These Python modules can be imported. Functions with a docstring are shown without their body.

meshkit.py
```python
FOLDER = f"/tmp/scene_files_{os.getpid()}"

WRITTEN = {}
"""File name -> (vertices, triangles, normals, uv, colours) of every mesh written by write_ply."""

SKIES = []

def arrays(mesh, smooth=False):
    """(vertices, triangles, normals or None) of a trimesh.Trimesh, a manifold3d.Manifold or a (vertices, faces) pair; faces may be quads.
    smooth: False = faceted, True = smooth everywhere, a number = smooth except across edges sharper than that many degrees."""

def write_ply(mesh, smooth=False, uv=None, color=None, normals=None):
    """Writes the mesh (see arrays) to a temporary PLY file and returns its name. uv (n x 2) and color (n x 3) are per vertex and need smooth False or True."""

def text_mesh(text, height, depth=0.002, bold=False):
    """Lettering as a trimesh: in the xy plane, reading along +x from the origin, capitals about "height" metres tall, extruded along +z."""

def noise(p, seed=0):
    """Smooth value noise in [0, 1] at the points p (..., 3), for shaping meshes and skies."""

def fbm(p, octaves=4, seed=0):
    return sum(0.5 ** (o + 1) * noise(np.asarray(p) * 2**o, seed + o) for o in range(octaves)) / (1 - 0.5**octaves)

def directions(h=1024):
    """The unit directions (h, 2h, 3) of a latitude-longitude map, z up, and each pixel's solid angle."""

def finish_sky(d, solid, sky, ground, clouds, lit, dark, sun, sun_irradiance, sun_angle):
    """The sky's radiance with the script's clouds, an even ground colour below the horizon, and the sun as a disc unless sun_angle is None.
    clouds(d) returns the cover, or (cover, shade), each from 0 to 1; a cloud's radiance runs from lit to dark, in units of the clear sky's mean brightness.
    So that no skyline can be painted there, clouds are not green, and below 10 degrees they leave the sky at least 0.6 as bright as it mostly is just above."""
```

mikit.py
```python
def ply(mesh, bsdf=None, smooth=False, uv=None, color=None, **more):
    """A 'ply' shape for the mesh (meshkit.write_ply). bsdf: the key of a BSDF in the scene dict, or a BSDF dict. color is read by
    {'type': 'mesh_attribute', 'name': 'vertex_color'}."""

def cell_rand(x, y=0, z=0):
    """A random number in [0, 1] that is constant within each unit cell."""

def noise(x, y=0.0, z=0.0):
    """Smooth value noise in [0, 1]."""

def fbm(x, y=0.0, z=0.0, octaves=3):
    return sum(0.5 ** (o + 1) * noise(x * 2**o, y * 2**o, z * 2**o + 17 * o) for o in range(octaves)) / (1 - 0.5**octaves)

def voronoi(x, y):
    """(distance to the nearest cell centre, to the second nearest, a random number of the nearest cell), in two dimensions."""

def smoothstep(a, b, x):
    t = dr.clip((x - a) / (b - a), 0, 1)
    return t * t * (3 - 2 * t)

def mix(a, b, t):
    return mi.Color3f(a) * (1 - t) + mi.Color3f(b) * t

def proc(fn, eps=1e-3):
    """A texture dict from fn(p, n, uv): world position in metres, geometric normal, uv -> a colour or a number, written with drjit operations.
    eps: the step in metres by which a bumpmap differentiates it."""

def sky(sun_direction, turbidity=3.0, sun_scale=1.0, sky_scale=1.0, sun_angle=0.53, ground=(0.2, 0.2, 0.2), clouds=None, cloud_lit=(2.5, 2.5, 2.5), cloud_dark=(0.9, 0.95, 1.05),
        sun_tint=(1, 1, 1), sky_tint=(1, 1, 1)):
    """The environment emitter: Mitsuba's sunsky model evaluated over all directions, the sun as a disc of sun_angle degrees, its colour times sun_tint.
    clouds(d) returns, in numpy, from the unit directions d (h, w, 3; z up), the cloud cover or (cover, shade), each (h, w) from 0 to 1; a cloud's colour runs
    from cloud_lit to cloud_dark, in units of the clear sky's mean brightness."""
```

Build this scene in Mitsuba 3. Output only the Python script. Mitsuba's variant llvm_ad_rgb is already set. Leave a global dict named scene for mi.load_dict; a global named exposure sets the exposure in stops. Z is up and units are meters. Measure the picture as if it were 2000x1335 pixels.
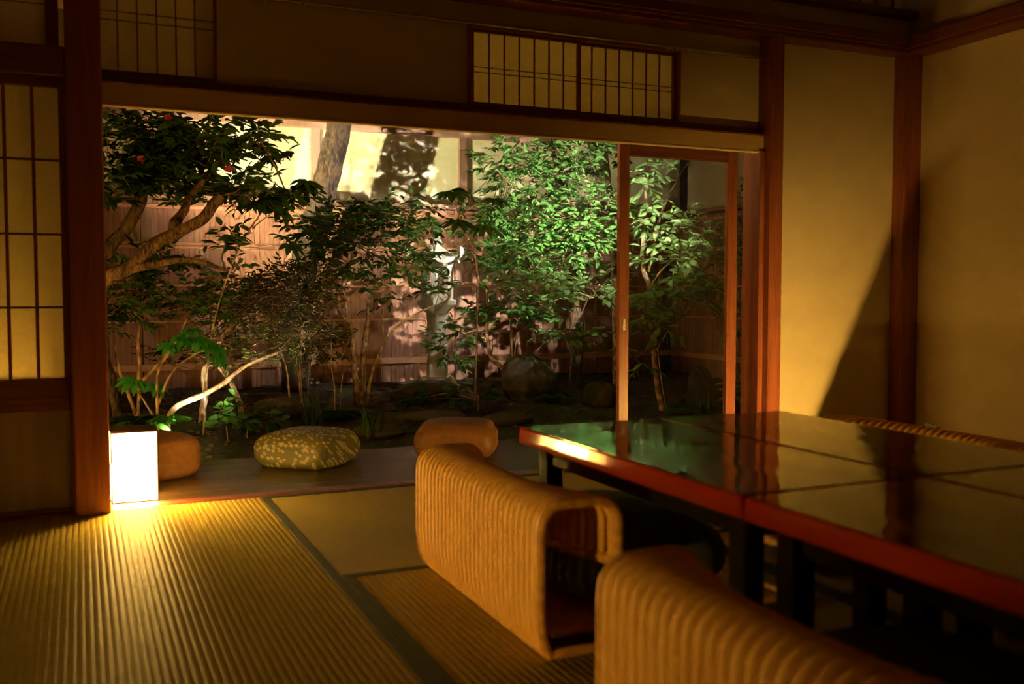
import math, random
import numpy as np, trimesh, mitsuba as mi, drjit as dr, mikit, meshkit
from mikit import noise, fbm, voronoi, cell_rand, smoothstep, mix, proc

T = mi.ScalarTransform4f
scene, labels = {}, {}

# ------------------------------------------------------------------ camera, lights, exposure
YAW, PITCH, EYE = math.radians(24.0), math.atan(98.5 / 1888), (0.0, 0.0, 0.9)
AIM = (math.sin(YAW) * math.cos(PITCH), math.cos(YAW) * math.cos(PITCH), -math.sin(PITCH))
scene['camera'] = {
    'type': 'thinlens', 'fov_axis': 'x', 'fov': math.degrees(2 * math.atan(1000 / 1888)),
    'aperture_radius': 0.0065, 'focus_distance': 7.2, 'near_clip': 0.02, 'far_clip': 200.0,
    'to_world': T().look_at(origin=list(EYE), target=[e + a for e, a in zip(EYE, AIM)], up=[0, 0, 1])}
exposure = 3.0
WARM = np.array([1.0, 0.57, 0.12])                  # colour of the lamps in the room
LANTERN = 26.0
SHIELD_LAMP = 6800.0  # unseen floor lamp behind the tables, placed to light the plaster wall
SEAT_LAMP = 160.0                                    # low slot lamp at the left, outside the frame, aimed at the chairs
EAVE_LAMP, VERANDA_LAMP = 4.0, 6.5                   # paper lanterns outside, out of view, placed to backlight the paper windows
SPOT_LEFT, SPOT_SIDE, SPOT_WALL, SPOT_STONE = 4200.0, 9500.0, 13500.0, 1500.0   # garden spotlights, out of view, placed to light plants, fence and stone lantern
SPOT_COL = np.array([1.0, 0.90, 0.50])
SPOT_COOL = np.array([1.0, 0.97, 0.82])
scene['night_sky'] = {'type': 'constant', 'radiance': {'type': 'rgb', 'value': [0.00005, 0.00008, 0.00013]}}

# ------------------------------------------------------------------ helpers
def unique(key):
    if key not in scene and key not in labels and not any(k.startswith(key + '__') for k in USED.get(key, ())):
        return key
    n = 1
    while f'{key}_{n:03d}' in scene or f'{key}_{n:03d}' in labels:
        n += 1
    return f'{key}_{n:03d}'
USED = {}
COUNT = {}

def new_key(base):
    n = COUNT.get(base, 0)
    COUNT[base] = n + 1
    return base if n == 0 else f'{base}_{n:03d}'

def thing(name, label, cat, group=None, kind=None):
    key = new_key(name)
    tag(key, label, cat, group, kind)
    return key

def tag(key, label=None, cat=None, group=None, kind=None):
    d = labels.setdefault(key, {})
    for k, v in (('label', label), ('category', cat), ('group', group), ('kind', kind)):
        if v: d[k] = v
    return key

def put(name, mesh, bsdf, parent=None, smooth=False, label=None, kind=None, **kw):
    key = new_key(f'{parent}__{name}' if parent else name)
    scene[key] = mikit.ply(mesh, bsdf, smooth, **kw)
    if label or kind: tag(key, label, None, None, kind)
    return key

def again(name, source, to_world, parent):
    """One more copy of an entry under its own key."""
    key = new_key(f'{parent}__{name}')
    scene[key] = {**scene[source], 'to_world': to_world}
    return key

def join(ms):
    ms = list(ms)
    v, f, o = [], [], 0
    for m in ms:
        a, b = (m.vertices, m.faces) if hasattr(m, 'faces') else m
        v.append(np.asarray(a, float)); f.append(np.asarray(b, int) + o); o += len(a)
    return np.vstack(v), np.vstack(f)

def box(x0, x1, y0, y1, z0, z1, b=0.003):
    b = min(b, (x1 - x0) * .45, (y1 - y0) * .45, (z1 - z0) * .45)
    c = []
    for X, dx in ((x0, 1), (x1, -1)):
        for Y, dy in ((y0, 1), (y1, -1)):
            for Z, dz in ((z0, 1), (z1, -1)):
                c += [(X, Y + b * dy, Z + b * dz), (X + b * dx, Y, Z + b * dz), (X + b * dx, Y + b * dy, Z)]
    h = trimesh.convex.convex_hull(np.array(c))
    return h.vertices, h.faces

def slab(x0, x1, y0, y1, z0, z1):
    v = np.array([[x, y, z] for x in (x0, x1) for y in (y0, y1) for z in (z0, z1)], float)
    f = np.array([[0, 1, 3], [0, 3, 2], [4, 6, 7], [4, 7, 5], [0, 4, 5], [0, 5, 1], [2, 3, 7], [2, 7, 6], [0, 2, 6], [0, 6, 4], [1, 5, 7], [1, 7, 3]])
    return v, f

def spline(pts, n):
    """Catmull-Rom through the rows of pts (any columns), n samples."""
    p = np.asarray(pts, float)
    if len(p) == 2:
        t = np.linspace(0, 1, n)[:, None]
        return p[0] * (1 - t) + p[1] * t
    q = np.vstack([2 * p[0] - p[1], p, 2 * p[-1] - p[-2]])
    s = np.linspace(0, len(p) - 1 - 1e-9, n)
    i = s.astype(int); t = (s - i)[:, None]
    a, b, c, d = q[i], q[i + 1], q[i + 2], q[i + 3]
    return .5 * (2 * b + (c - a) * t + (2 * a - 5 * b + 4 * c - d) * t**2 + (3 * b - a - 3 * c + d) * t**3)

def tube(path, radii, sides=8, caps=True):
    p = np.asarray(path, float); n = len(p)
    r = np.broadcast_to(np.asarray(radii, float), (n,))
    t = np.gradient(p, axis=0); t /= np.linalg.norm(t, axis=1, keepdims=True) + 1e-12
    a = np.cross(t[0], [0, 0, 1.0] if abs(t[0][2]) < .9 else [1.0, 0, 0]); a /= np.linalg.norm(a)
    A = []
    for k in range(n):
        a = a - t[k] * (a @ t[k]); a /= np.linalg.norm(a) + 1e-12; A.append(a)
    A = np.array(A); B = np.cross(t, A)
    th = np.arange(sides) * 2 * np.pi / sides
    v = (p[:, None] + r[:, None, None] * (np.cos(th)[None, :, None] * A[:, None] + np.sin(th)[None, :, None] * B[:, None])).reshape(-1, 3)
    i, j = np.meshgrid(np.arange(n - 1), np.arange(sides), indexing='ij')
    k = (j + 1) % sides
    q = np.stack([i * sides + j, i * sides + k, (i + 1) * sides + k, (i + 1) * sides + j], -1).reshape(-1, 4)
    f = np.vstack([q[:, [0, 1, 2]], q[:, [0, 2, 3]]])
    if caps:
        v = np.vstack([v, p[:1], p[-1:]])
        jj = np.arange(sides); kk = (jj + 1) % sides
        f = np.vstack([f, np.stack([kk, jj, jj * 0 + n * sides], 1), np.stack([(n - 1) * sides + jj, (n - 1) * sides + kk, jj * 0 + n * sides + 1], 1)])
    return v, f

def move(m, dx=0, dy=0, dz=0, rz=0, s=1):
    v = np.asarray(m[0], float) * s; c, n = math.cos(rz), math.sin(rz)
    return v @ np.array([[c, n, 0], [-n, c, 0], [0, 0, 1]]) + [dx, dy, dz], m[1]

# ------------------------------------------------------------------ materials
def rgb(*c): return {'type': 'rgb', 'value': list(c)}

def principled(key, color, rough, bump=None, scale=0.001, eps=1e-3, **kw):
    b = {'type': 'principled', 'base_color': color if isinstance(color, dict) else rgb(*color), 'roughness': rough, **kw}
    if bump:
        b = {'type': 'bumpmap', 'arbitrary': proc(bump, eps), 'scale': scale, 'bsdf': b}
    scene[key] = {'type': 'twosided', 'bsdf': b}

def plaster_fn(p, n, uv):
    return mix((.49, .395, .20), (.61, .505, .275), .55 * fbm(p.x * 9, p.y * 9, p.z * 9, 3) + .45 * noise(p.x * 420, p.y * 420, p.z * 420))
principled('mat_plaster', proc(plaster_fn), .9)

def wood_up(p, n, uv):
    g = fbm(p.x * 55, p.y * 55, p.z * 2.2, 4); k = noise(p.x * 320, p.y * 320, p.z * 9)
    return mix((.125, .025, .010), (.37, .105, .040), .65 * g + .35 * k)
principled('mat_post', proc(wood_up), .42, specular=.45)

def wood_along(p, n, uv):
    g = fbm(p.x * 2.2, p.y * 55, p.z * 55, 4); k = noise(p.x * 9, p.y * 320, p.z * 320)
    return mix((.085, .018, .008), (.24, .070, .028), .65 * g + .35 * k)
principled('mat_beam', proc(wood_along), .42, specular=.45)

def deck_fn(p, n, uv):
    g = fbm(p.x * 1.7, p.y * 48, p.z * 48, 4); k = noise(p.x * 7, p.y * 260, 3.0)
    return mix((.022, .011, .005), (.066, .036, .015), .6 * g + .4 * k)
principled('mat_deck', proc(deck_fn), .30, specular=.3)

def rush_fn(p, n, uv):
    return mix((.23, .168, .036), (.41, .31, .072), .45 * noise(p.x * 700, p.y * 700, 1.0) + .3 * noise(uv.x * 900, uv.y * 14, 2.0) + .25 * fbm(p.x * 5, p.y * 5, 0.0, 2))
principled('mat_rush', proc(rush_fn), .48, specular=.02, anisotropic=.8)   # glossy stalks: smooth along the stalk, across the ridges
principled('mat_border', (.018, .024, .016), .85)

def twill(uv):
    s = uv.y / .0085 + uv.x * .9
    return .5 + .5 * dr.sin(6.2832 * s)
def rattan_fn(p, n, uv):
    t = twill(uv)
    return mix((.66, .33, .05), (.94, .56, .12), .42 * t + .34 * noise(uv.y * 26, dr.floor(uv.x), 4.0) + .24 * noise(p.x * 300, p.y * 300, p.z * 300))
def rattan_bump(p, n, uv): return twill(uv)
principled('mat_rattan', proc(rattan_fn), .6, rattan_bump, .0011, 6e-4, specular=.15)
def pole_fn(p, n, uv): return mix((.50, .24, .035), (.80, .43, .09), noise(p.x * 60, p.y * 60, p.z * 60))
principled('mat_pole', proc(pole_fn), .5, specular=.2)

def ripple(p, n, uv): return fbm(p.x * 7.5, p.y * 3.5, 0.0, 2)
principled('mat_lacquer_top', (.020, .0050, .0022), .02, ripple, .0021, 4e-3, specular=.5)
principled('mat_lacquer_red', (.36, .030, .006), .06, specular=.5)
principled('mat_lacquer_black', (.012, .011, .010), .22, specular=.5)

def paper_fn(p, n, uv): return mix((.46, .355, .115), (.57, .45, .165), .5 * fbm(p.x * 14, p.y * 14, p.z * 14, 3) + .5 * noise(p.x * 160, p.y * 160, p.z * 60))
scene['mat_paper'] = {'type': 'principledthin', 'base_color': proc(paper_fn), 'roughness': .9, 'diff_trans': .6}
def board_fn(p, n, uv): return mix((.20, .13, .05), (.30, .20, .085), fbm(p.x * 30, p.y * 30, p.z * 3, 3))
principled('mat_board', proc(board_fn), .6)
def blind_fn(p, n, uv): return mix((.44, .29, .095), (.58, .39, .15), .5 * noise(p.x * 3, p.y * 300, p.z * 420) + .5 * fbm(p.x * 6, p.z * 6, 0.0, 2))
principled('mat_blind', proc(blind_fn), .8)
principled('mat_blind_hem', (.70, .55, .30), .6)
principled('mat_steel', (.55, .52, .48), .35, metallic=1.0)
scene['mat_glass'] = {'type': 'thindielectric', 'int_ior': 1.5}
principled('mat_seat', (.10, .105, .035), .85)
def orange_fn(p, n, uv): return mix((.20, .075, .016), (.29, .115, .026), .5 * noise(uv.x * 60, uv.y * 60, 0.0) + .5 * fbm(p.x * 40, p.y * 40, p.z * 40, 2))
principled('mat_orange', proc(orange_fn), .6, sheen=.3)
principled('mat_tag', (.75, .68, .50), .7)
def floral_fn(p, n, uv):
    d, e, w = voronoi(uv.x * 36, uv.y * 36)
    a = smoothstep(.36, .30, d + .05 * noise(uv.x * 160, uv.y * 160, 0.0)) * dr.select(w > .18, 1.0, 0.0) * (1 - .8 * smoothstep(.12, .07, d))
    return mix((.13, .112, .028), mix((.36, .285, .075), (.44, .355, .19), w), a)
principled('mat_floral', proc(floral_fn), .6, sheen=.3)

# ------------------------------------------------------------------ the room
YW = 4.32                       # front of the plaster towards the garden
ZC = 2.95                       # ceiling
def struct(name, mesh, mat, label, cat='wall', smooth=False):
    k = put(name, mesh, mat, smooth=smooth); return tag(k, label, cat, None, 'structure')

struct('floor', slab(-2.7, 4.62, -1.6, 4.28, -.16, -.056), 'mat_board', 'wooden sub-floor under the tatami mats', 'floor')
struct('ceiling', join([slab(-2.7, 4.62, -1.6, 4.45, ZC, ZC + .04)] + [box(-2.7, 4.62, y, y + .03, ZC - .03, ZC, .002) for y in np.arange(-1.4, 4.3, .45)]), 'mat_beam', 'dark board ceiling with thin battens', 'ceiling')
struct('wall_garden', join([slab(3.46, 4.5, YW, YW + .10, 0, 2.27)]), 'mat_plaster', 'tan plaster wall panel between the window post and the corner post', 'wall')
for a, b, c, d in ((.55, 1.70, 1.785, 2.27), (2.885, 3.42, 1.785, 2.27), (.06, 3.46, 2.27, 2.52), (3.46, 4.5, 2.27, 2.52), (.55, 1.70, 2.14, 2.27)):
    put('panel', slab(a, b, YW + .015, YW + .09, c, d), 'mat_plaster', 'wall_garden')
put('panel', slab(1.70, 2.885, YW + .015, YW + .09, 2.16, 2.27), 'mat_plaster', 'wall_garden')
put('panel', slab(.06, .55, YW + .015, YW + .09, 2.30, 2.40), 'mat_plaster', 'wall_garden')
put('panel', slab(-2.7, 4.6, YW + .015, YW + .09, 2.78, ZC), 'mat_plaster', 'wall_garden')
struct('wall_right', slab(4.5, 4.62, -1.6, YW + .1, -.05, ZC), 'mat_plaster', 'dim tan plaster wall to the right of the corner post', 'wall')
struct('wall_left', slab(-2.8, -2.7, -1.6, YW + .1, -.05, ZC), 'mat_board', 'unseen left wall of the room, dark boards to lessen bounce light', 'wall')  # out of view; boards kept dark so less light bounces back
struct('wall_back', slab(-2.8, 4.62, -1.7, -1.6, -.05, ZC), 'mat_board', 'unseen back wall of the room, dark boards to lessen bounce light', 'wall')  # out of view, dark for the same low bounce light

def trim(n, mesh, mat, label, cat): return struct(f'trim_{n}', mesh, mat, label, cat)
trim(1, box(-.040, .093, 4.215, 4.37, -.02, ZC, .006), 'mat_post', 'red-brown wooden post beside the paper lantern', 'post')
trim(2, join([box(3.405, 3.492, 4.225, 4.42, -.02, 2.27, .005), box(3.372, 3.405, 4.27, 4.42, -.02, 1.66, .003)]), 'mat_post', 'red-brown wooden post at the right side of the garden opening', 'post')
trim(3, box(4.372, 4.515, 4.235, 4.45, -.02, 2.27, .005), 'mat_post', 'red-brown wooden post in the corner of the plaster walls', 'post')
trim(4, join([box(.06, 3.44, 4.31, 4.42, 1.72, 1.787, .003)]), 'mat_beam', 'dark wooden head rail above the garden opening', 'beam')
# moulded picture rail across the top of the wall, three fine steps
trim(5, join([box(.093, 4.50, 4.205, 4.33, 2.262, 2.282, .003), box(.093, 4.50, 4.190, 4.33, 2.282, 2.300, .003), box(.093, 4.50, 4.175, 4.33, 2.300, 2.352, .003)]), 'mat_beam', 'long dark moulded beam running under the upper wall to the corner', 'beam')
trim(6, join([box(4.36, 4.5, -1.6, 4.20, 2.262, 2.282, .003), box(4.34, 4.5, -1.6, 4.185, 2.282, 2.352, .004)]), 'mat_beam', 'dark wooden beam along the right wall', 'beam')
trim(7, box(.093, 4.5, 4.27, 4.42, 2.49, 2.53, .003), 'mat_beam', 'dark rail under the upper lattice', 'beam')
trim(8, join([box(-2.7, -.040, 4.22, 4.36, 1.742, 1.858, .004)]), 'mat_beam', 'dark wooden head rail above the paper sliding door', 'beam')
trim(9, join([box(.093, 3.40, 4.283, 4.303, -.03, .000, .002), box(.093, 3.40, 4.307, 4.345, -.03, .001, .002), box(.093, 3.40, 4.349, 4.385, -.03, .001, .002), slab(.093, 3.40, 4.29, 4.38, -.05, -.006)]), 'mat_beam', 'grooved wooden threshold between the mats and the veranda', 'threshold')
trim(10, box(-2.7, -.040, 4.23, 4.37, -.03, .012, .003), 'mat_beam', 'low wooden threshold under the paper sliding door', 'threshold')

# shoji sashes: frame, muntins, paper panes
def sash(key, x0, x1, z0, z1, y, cols, rails, stile=.022, top=.022, bottom=.022, bar=.006, rail_bar=.003, mat='mat_post', rmat='mat_beam'):
    put('stile', box(x0, x0 + stile, y, y + .026, z0, z1, .002), mat, key)
    put('stile', box(x1 - stile, x1, y, y + .026, z0, z1, .002), mat, key)
    put('rail', box(x0 + stile, x1 - stile, y + .001, y + .025, z1 - top, z1, .002), rmat, key)
    put('rail', box(x0 + stile, x1 - stile, y + .001, y + .025, z0, z0 + bottom, .002), rmat, key)
    xs = np.linspace(x0 + stile, x1 - stile, cols + 1)
    for x in xs[1:-1]:
        put('muntin', box(x - bar / 2, x + bar / 2, y + .003, y + .014, z0 + bottom, z1 - top, .001), mat, key)
    for z in rails:
        put('muntin', box(x0 + stile, x1 - stile, y + .005, y + .013, z - rail_bar / 2, z + rail_bar / 2, .0008), rmat, key)
    zs = [z0 + bottom] + list(rails) + [z1 - top]
    for a, b in zip(xs[:-1], xs[1:]):
        for c, d in zip(zs[:-1], zs[1:]):
            v = np.array([[a, y + .0155, c], [b, y + .0155, c], [b, y + .0155, d], [a, y + .0155, d]])
            put('pane', (v, np.array([[0, 1, 2], [0, 2, 3]])), 'mat_paper', key)

w = thing('window_1', 'left sash of the pair of small paper transom windows above the blind', 'window', kind='structure')
sash(w, 1.712, 2.302, 1.787, 2.143, 4.322, 7, (1.944, 1.968), .016, .012, .016)
w = thing('window_2', 'right sash of the pair of small paper transom windows above the blind', 'window', kind='structure')
sash(w, 2.280, 2.872, 1.787, 2.143, 4.340, 7, (1.944, 1.968), .016, .012, .016)
trim(11, join([box(1.698, 1.712, 4.31, 4.40, 1.787, 2.16, .002), box(2.872, 2.886, 4.31, 4.40, 1.787, 2.16, .002), box(1.698, 2.886, 4.31, 4.40, 2.143, 2.160, .002)]), 'mat_post', 'thin dark casing around the pair of transom windows', 'window frame')
w = thing('window_3', 'dim paper transom window beside the left post above the dark lintel', 'window', kind='structure')
sash(w, .070, .552, 1.787, 2.32, 4.330, 6, (2.010, 2.045), .013, .02, .02)
w = thing('window_4', 'paper transom above the paper sliding door', 'window', kind='structure')
sash(w, -1.0, -.060, 1.858, 2.40, 4.30, 5, (2.035, 2.22), .048, .03, .004, .006)
w = thing('window_5', 'upper lattice of dim paper panes under the ceiling', 'window', kind='structure')
sash(w, 2.4, 4.372, 2.53, 2.78, 4.33, 16, (), .012, .02, .012, .006)
w = thing('door_1', 'paper sliding door with a dark lower board left of the wooden post', 'door', kind='structure')
DZ = 4.255
put('stile', box(-.050, -.021, DZ, DZ + .03, .012, 1.742, .003), 'mat_post', w)
put('stile', box(-.96, -.93, DZ, DZ + .03, .012, 1.742, .003), 'mat_post', w)
put('rail', box(-.93, -.05, DZ + .001, DZ + .029, 1.702, 1.742, .003), 'mat_beam', w)
put('rail', box(-.93, -.05, DZ + .001, DZ + .029, .482, .552, .003), 'mat_beam', w)
put('rail', box(-.93, -.05, DZ - .004, DZ + .029, .425, .478, .003), 'mat_beam', w)
put('rail', box(-.93, -.05, DZ + .001, DZ + .029, .012, .03, .003), 'mat_beam', w)
put('board', box(-.93, -.05, DZ + .010, DZ + .022, .03, .425, .001), 'mat_board', w, label='dark flat lower board')
xs = -.068 - .1 * np.arange(0, 9) - .0065
xs = [-.1605 - .0995 * k for k in range(8)]
zs = [.552, .837, 1.126, 1.418, 1.702]
for x in xs: put('muntin', box(x - .0065, x + .0065, DZ + .003, DZ + .016, .552, 1.702, .001), 'mat_post', w)
for z in zs[1:-1]: put('muntin', box(-.93, -.05, DZ + .005, DZ + .015, z - .0045, z + .0045, .001), 'mat_beam', w)
ex = [-.05] + xs + [-.93]
for a, b in zip(ex[1:], ex[:-1]):
    for c, d in zip(zs[:-1], zs[1:]):
        v = np.array([[a, DZ + .0175, c], [b, DZ + .0175, c], [b, DZ + .0175, d], [a, DZ + .0175, d]])
        put('pane', (v, np.array([[0, 1, 2], [0, 2, 3]])), 'mat_paper', w)
put('stile', box(-.050, -.068 + .0, DZ + .001, DZ + .028, .552, 1.702, .001) if False else box(-.068, -.050, DZ + .002, DZ + .028, .552, 1.702, .001), 'mat_post', w)

# glass sliding door, pulled to the right
w = thing('door_2', 'glass sliding door in a red-brown wooden frame at the right of the opening', 'door', kind='structure')
put('stile', box(2.530, 2.588, 4.325, 4.355, .002, 1.66, .003), 'mat_post', w)
put('stile', box(3.203, 3.268, 4.325, 4.355, .002, 1.66, .003), 'mat_post', w)
put('rail', box(2.588, 3.203, 4.327, 4.353, 1.596, 1.66, .003), 'mat_beam', w)
put('rail', box(2.588, 3.203, 4.327, 4.353, .002, .07, .003), 'mat_beam', w)
v = np.array([[2.588, 4.340, .07], [3.203, 4.340, .07], [3.203, 4.340, 1.596], [2.588, 4.340, 1.596]])
put('pane', (v, np.array([[0, 1, 2], [0, 2, 3]])), 'mat_glass', w)
put('handle', box(2.552, 2.566, 4.321, 4.326, .70, .76, .002), 'mat_steel', w)
trim(12, box(2.45, 3.372, 4.318, 4.40, 1.60, 1.655, .003), 'mat_beam', 'dark upper track above the glass sliding door', 'door track') if False else None

# rolled blind hanging below the head rail
b = thing('rolled_blind', 'long tan blind folded up below the transom windows across the garden opening', 'blind')
put('fabric', box(.093, 3.428, 4.285, 4.306, 1.660, 1.745, .003), 'mat_blind', b)
put('hem_bar', box(.093, 3.428, 4.281, 4.309, 1.650, 1.661, .003), 'mat_blind_hem', b, label='pale bar along the lower edge')
put('head_rail', box(.093, 3.445, 4.280, 4.309, 1.745, 1.752, .002), 'mat_beam', b)

# curtain rail with runners
b = thing('curtain_rail', 'thin grey curtain rail above the transom windows', 'curtain rail')
put('rail', box(.12, 3.47, 4.300, 4.322, 2.158, 2.170, .003), 'mat_steel', b)
for x in [.735, .752, .905, .925] + [2.79 + .0165 * k for k in range(11)] + [3.444, 3.456, 3.468]:
    m = trimesh.creation.cylinder(.0045, .014, sections=8)
    put('runner', (m.vertices + [x, 4.300, 2.152], m.faces), 'mat_tag', b)

# ------------------------------------------------------------------ veranda boards
ver = thing('veranda', 'dark polished veranda boards between the threshold and the garden', 'veranda floor', kind='structure')
ys = np.linspace(4.385, 5.345, 7)
for a, c in zip(ys[:-1], ys[1:]):
    put('plank', box(-1.2, 4.6, a + .0008, c - .0008, -.035, 0.0, .0012), 'mat_deck', ver)
put('fascia', box(-1.2, 4.6, 5.30, 5.335, -.16, -.036, .003), 'mat_deck', ver)
for x in (-.9, .6, 2.1, 3.6): put('prop', box(x, x + .09, 5.15, 5.24, -.45, -.036, .004), 'mat_deck', ver)

# ------------------------------------------------------------------ tatami mats with woven ridges
def mat(x0, x1, y0, y1, along, label, rush='mat_rush', deep=.0019, pitch=.0205):
    k = thing('tatami_mat', label, 'tatami mat')
    g, bw = .0012, .034
    x0, x1, y0, y1 = x0 + g, x1 - g, y0 + g, y1 - g
    a0, a1 = (x0, x1) if along == 'y' else (y0, y1)
    n = int((a1 - a0 - 2 * bw) / pitch)
    s = np.linspace(0, n, n * 8 + 1)
    h = -deep + deep * np.sqrt(np.abs(np.sin(np.pi * s)))
    a = a0 + bw + (a1 - a0 - 2 * bw) * s / n
    prof = np.column_stack([np.r_[a0 + bw * .5, a, a1 - bw * .5], np.r_[-deep, h, -deep]])
    prof = np.vstack([[prof[0, 0], -.055], prof, [prof[-1, 0], -.055]])
    b0, b1 = (y0, y1) if along == 'y' else (x0, x1)
    bs = np.linspace(b0, b1, 3)
    V, F, UV = [], [], []
    m = len(prof)
    for i, q in enumerate(bs):
        for (u, z) in prof:
            V.append((u, q, z) if along == 'y' else (q, u, z)); UV.append((q, u))
    for i in range(len(bs) - 1):
        for j in range(m - 1):
            F.append((i * m + j, i * m + j + 1, (i + 1) * m + j + 1, (i + 1) * m + j))
    V, F, UV = np.array(V), np.array(F), np.array(UV)
    if along == 'y': F = F[:, ::-1]
    F = np.vstack([F[:, [0, 1, 2]], F[:, [0, 2, 3]]])[:, ::-1]
    put('rush_mat', (V, F), rush, k, smooth=True, uv=UV)
    for c, d in ((a0, a0 + bw), (a1 - bw, a1)):
        put('border', box(c, d, y0, y1, -.055, .0012, .001) if along == 'y' else box(x0, x1, c, d, -.055, .0012, .001), 'mat_border', k, label='dark cloth border')
mat(-.565, .735, 1.68, 4.282, 'y', 'ridged tatami mat in front of the paper lantern')
mat(.735, 3.335, 2.955, 4.282, 'x', 'tatami mat with crosswise ridges along the threshold under the far end of the tables', 'mat_rush', .0010, .0205)
mat(.735, 2.035, .355, 2.955, 'y', 'tatami mat under the wicker floor chairs left of the tables')
mat(2.035, 3.335, .355, 2.955, 'y', 'tatami mat under the right half of the tables')
mat(3.335, 4.5, 1.68, 4.282, 'y', 'tatami mat along the right plaster wall')
mat(3.335, 4.5, -.92, 1.68, 'y', 'tatami mat along the right wall nearest the back of the room')
mat(-.565, .735, -.92, 1.68, 'y', 'tatami mat in the middle of the near floor')
mat(-1.865, -.565, 1.68, 4.282, 'y', 'tatami mat in front of the paper sliding door')
mat(-1.865, -.565, -.92, 1.68, 'y', 'tatami mat along the left side of the near floor')
mat(.735, 3.335, -.945, .355, 'x', 'tatami mat behind the near end of the tables')

# ------------------------------------------------------------------ paper lantern on the threshold
def emit(*c): return {'emitter': {'type': 'area', 'radiance': rgb(*[float(x) for x in c])}}
scene['mat_lamp'] = {'type': 'diffuse', 'reflectance': rgb(.6, .6, .55)}
def add_lamp(name, mesh, parent, color, **kw):
    key = new_key(f'{parent}__{name}')
    scene[key] = mikit.ply(mesh, 'mat_lamp', False, **emit(*color), **kw)
    return key

def quad(a, b, c, d): return np.array([a, b, c, d], float), np.array([[0, 1, 2], [0, 2, 3]])

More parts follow.
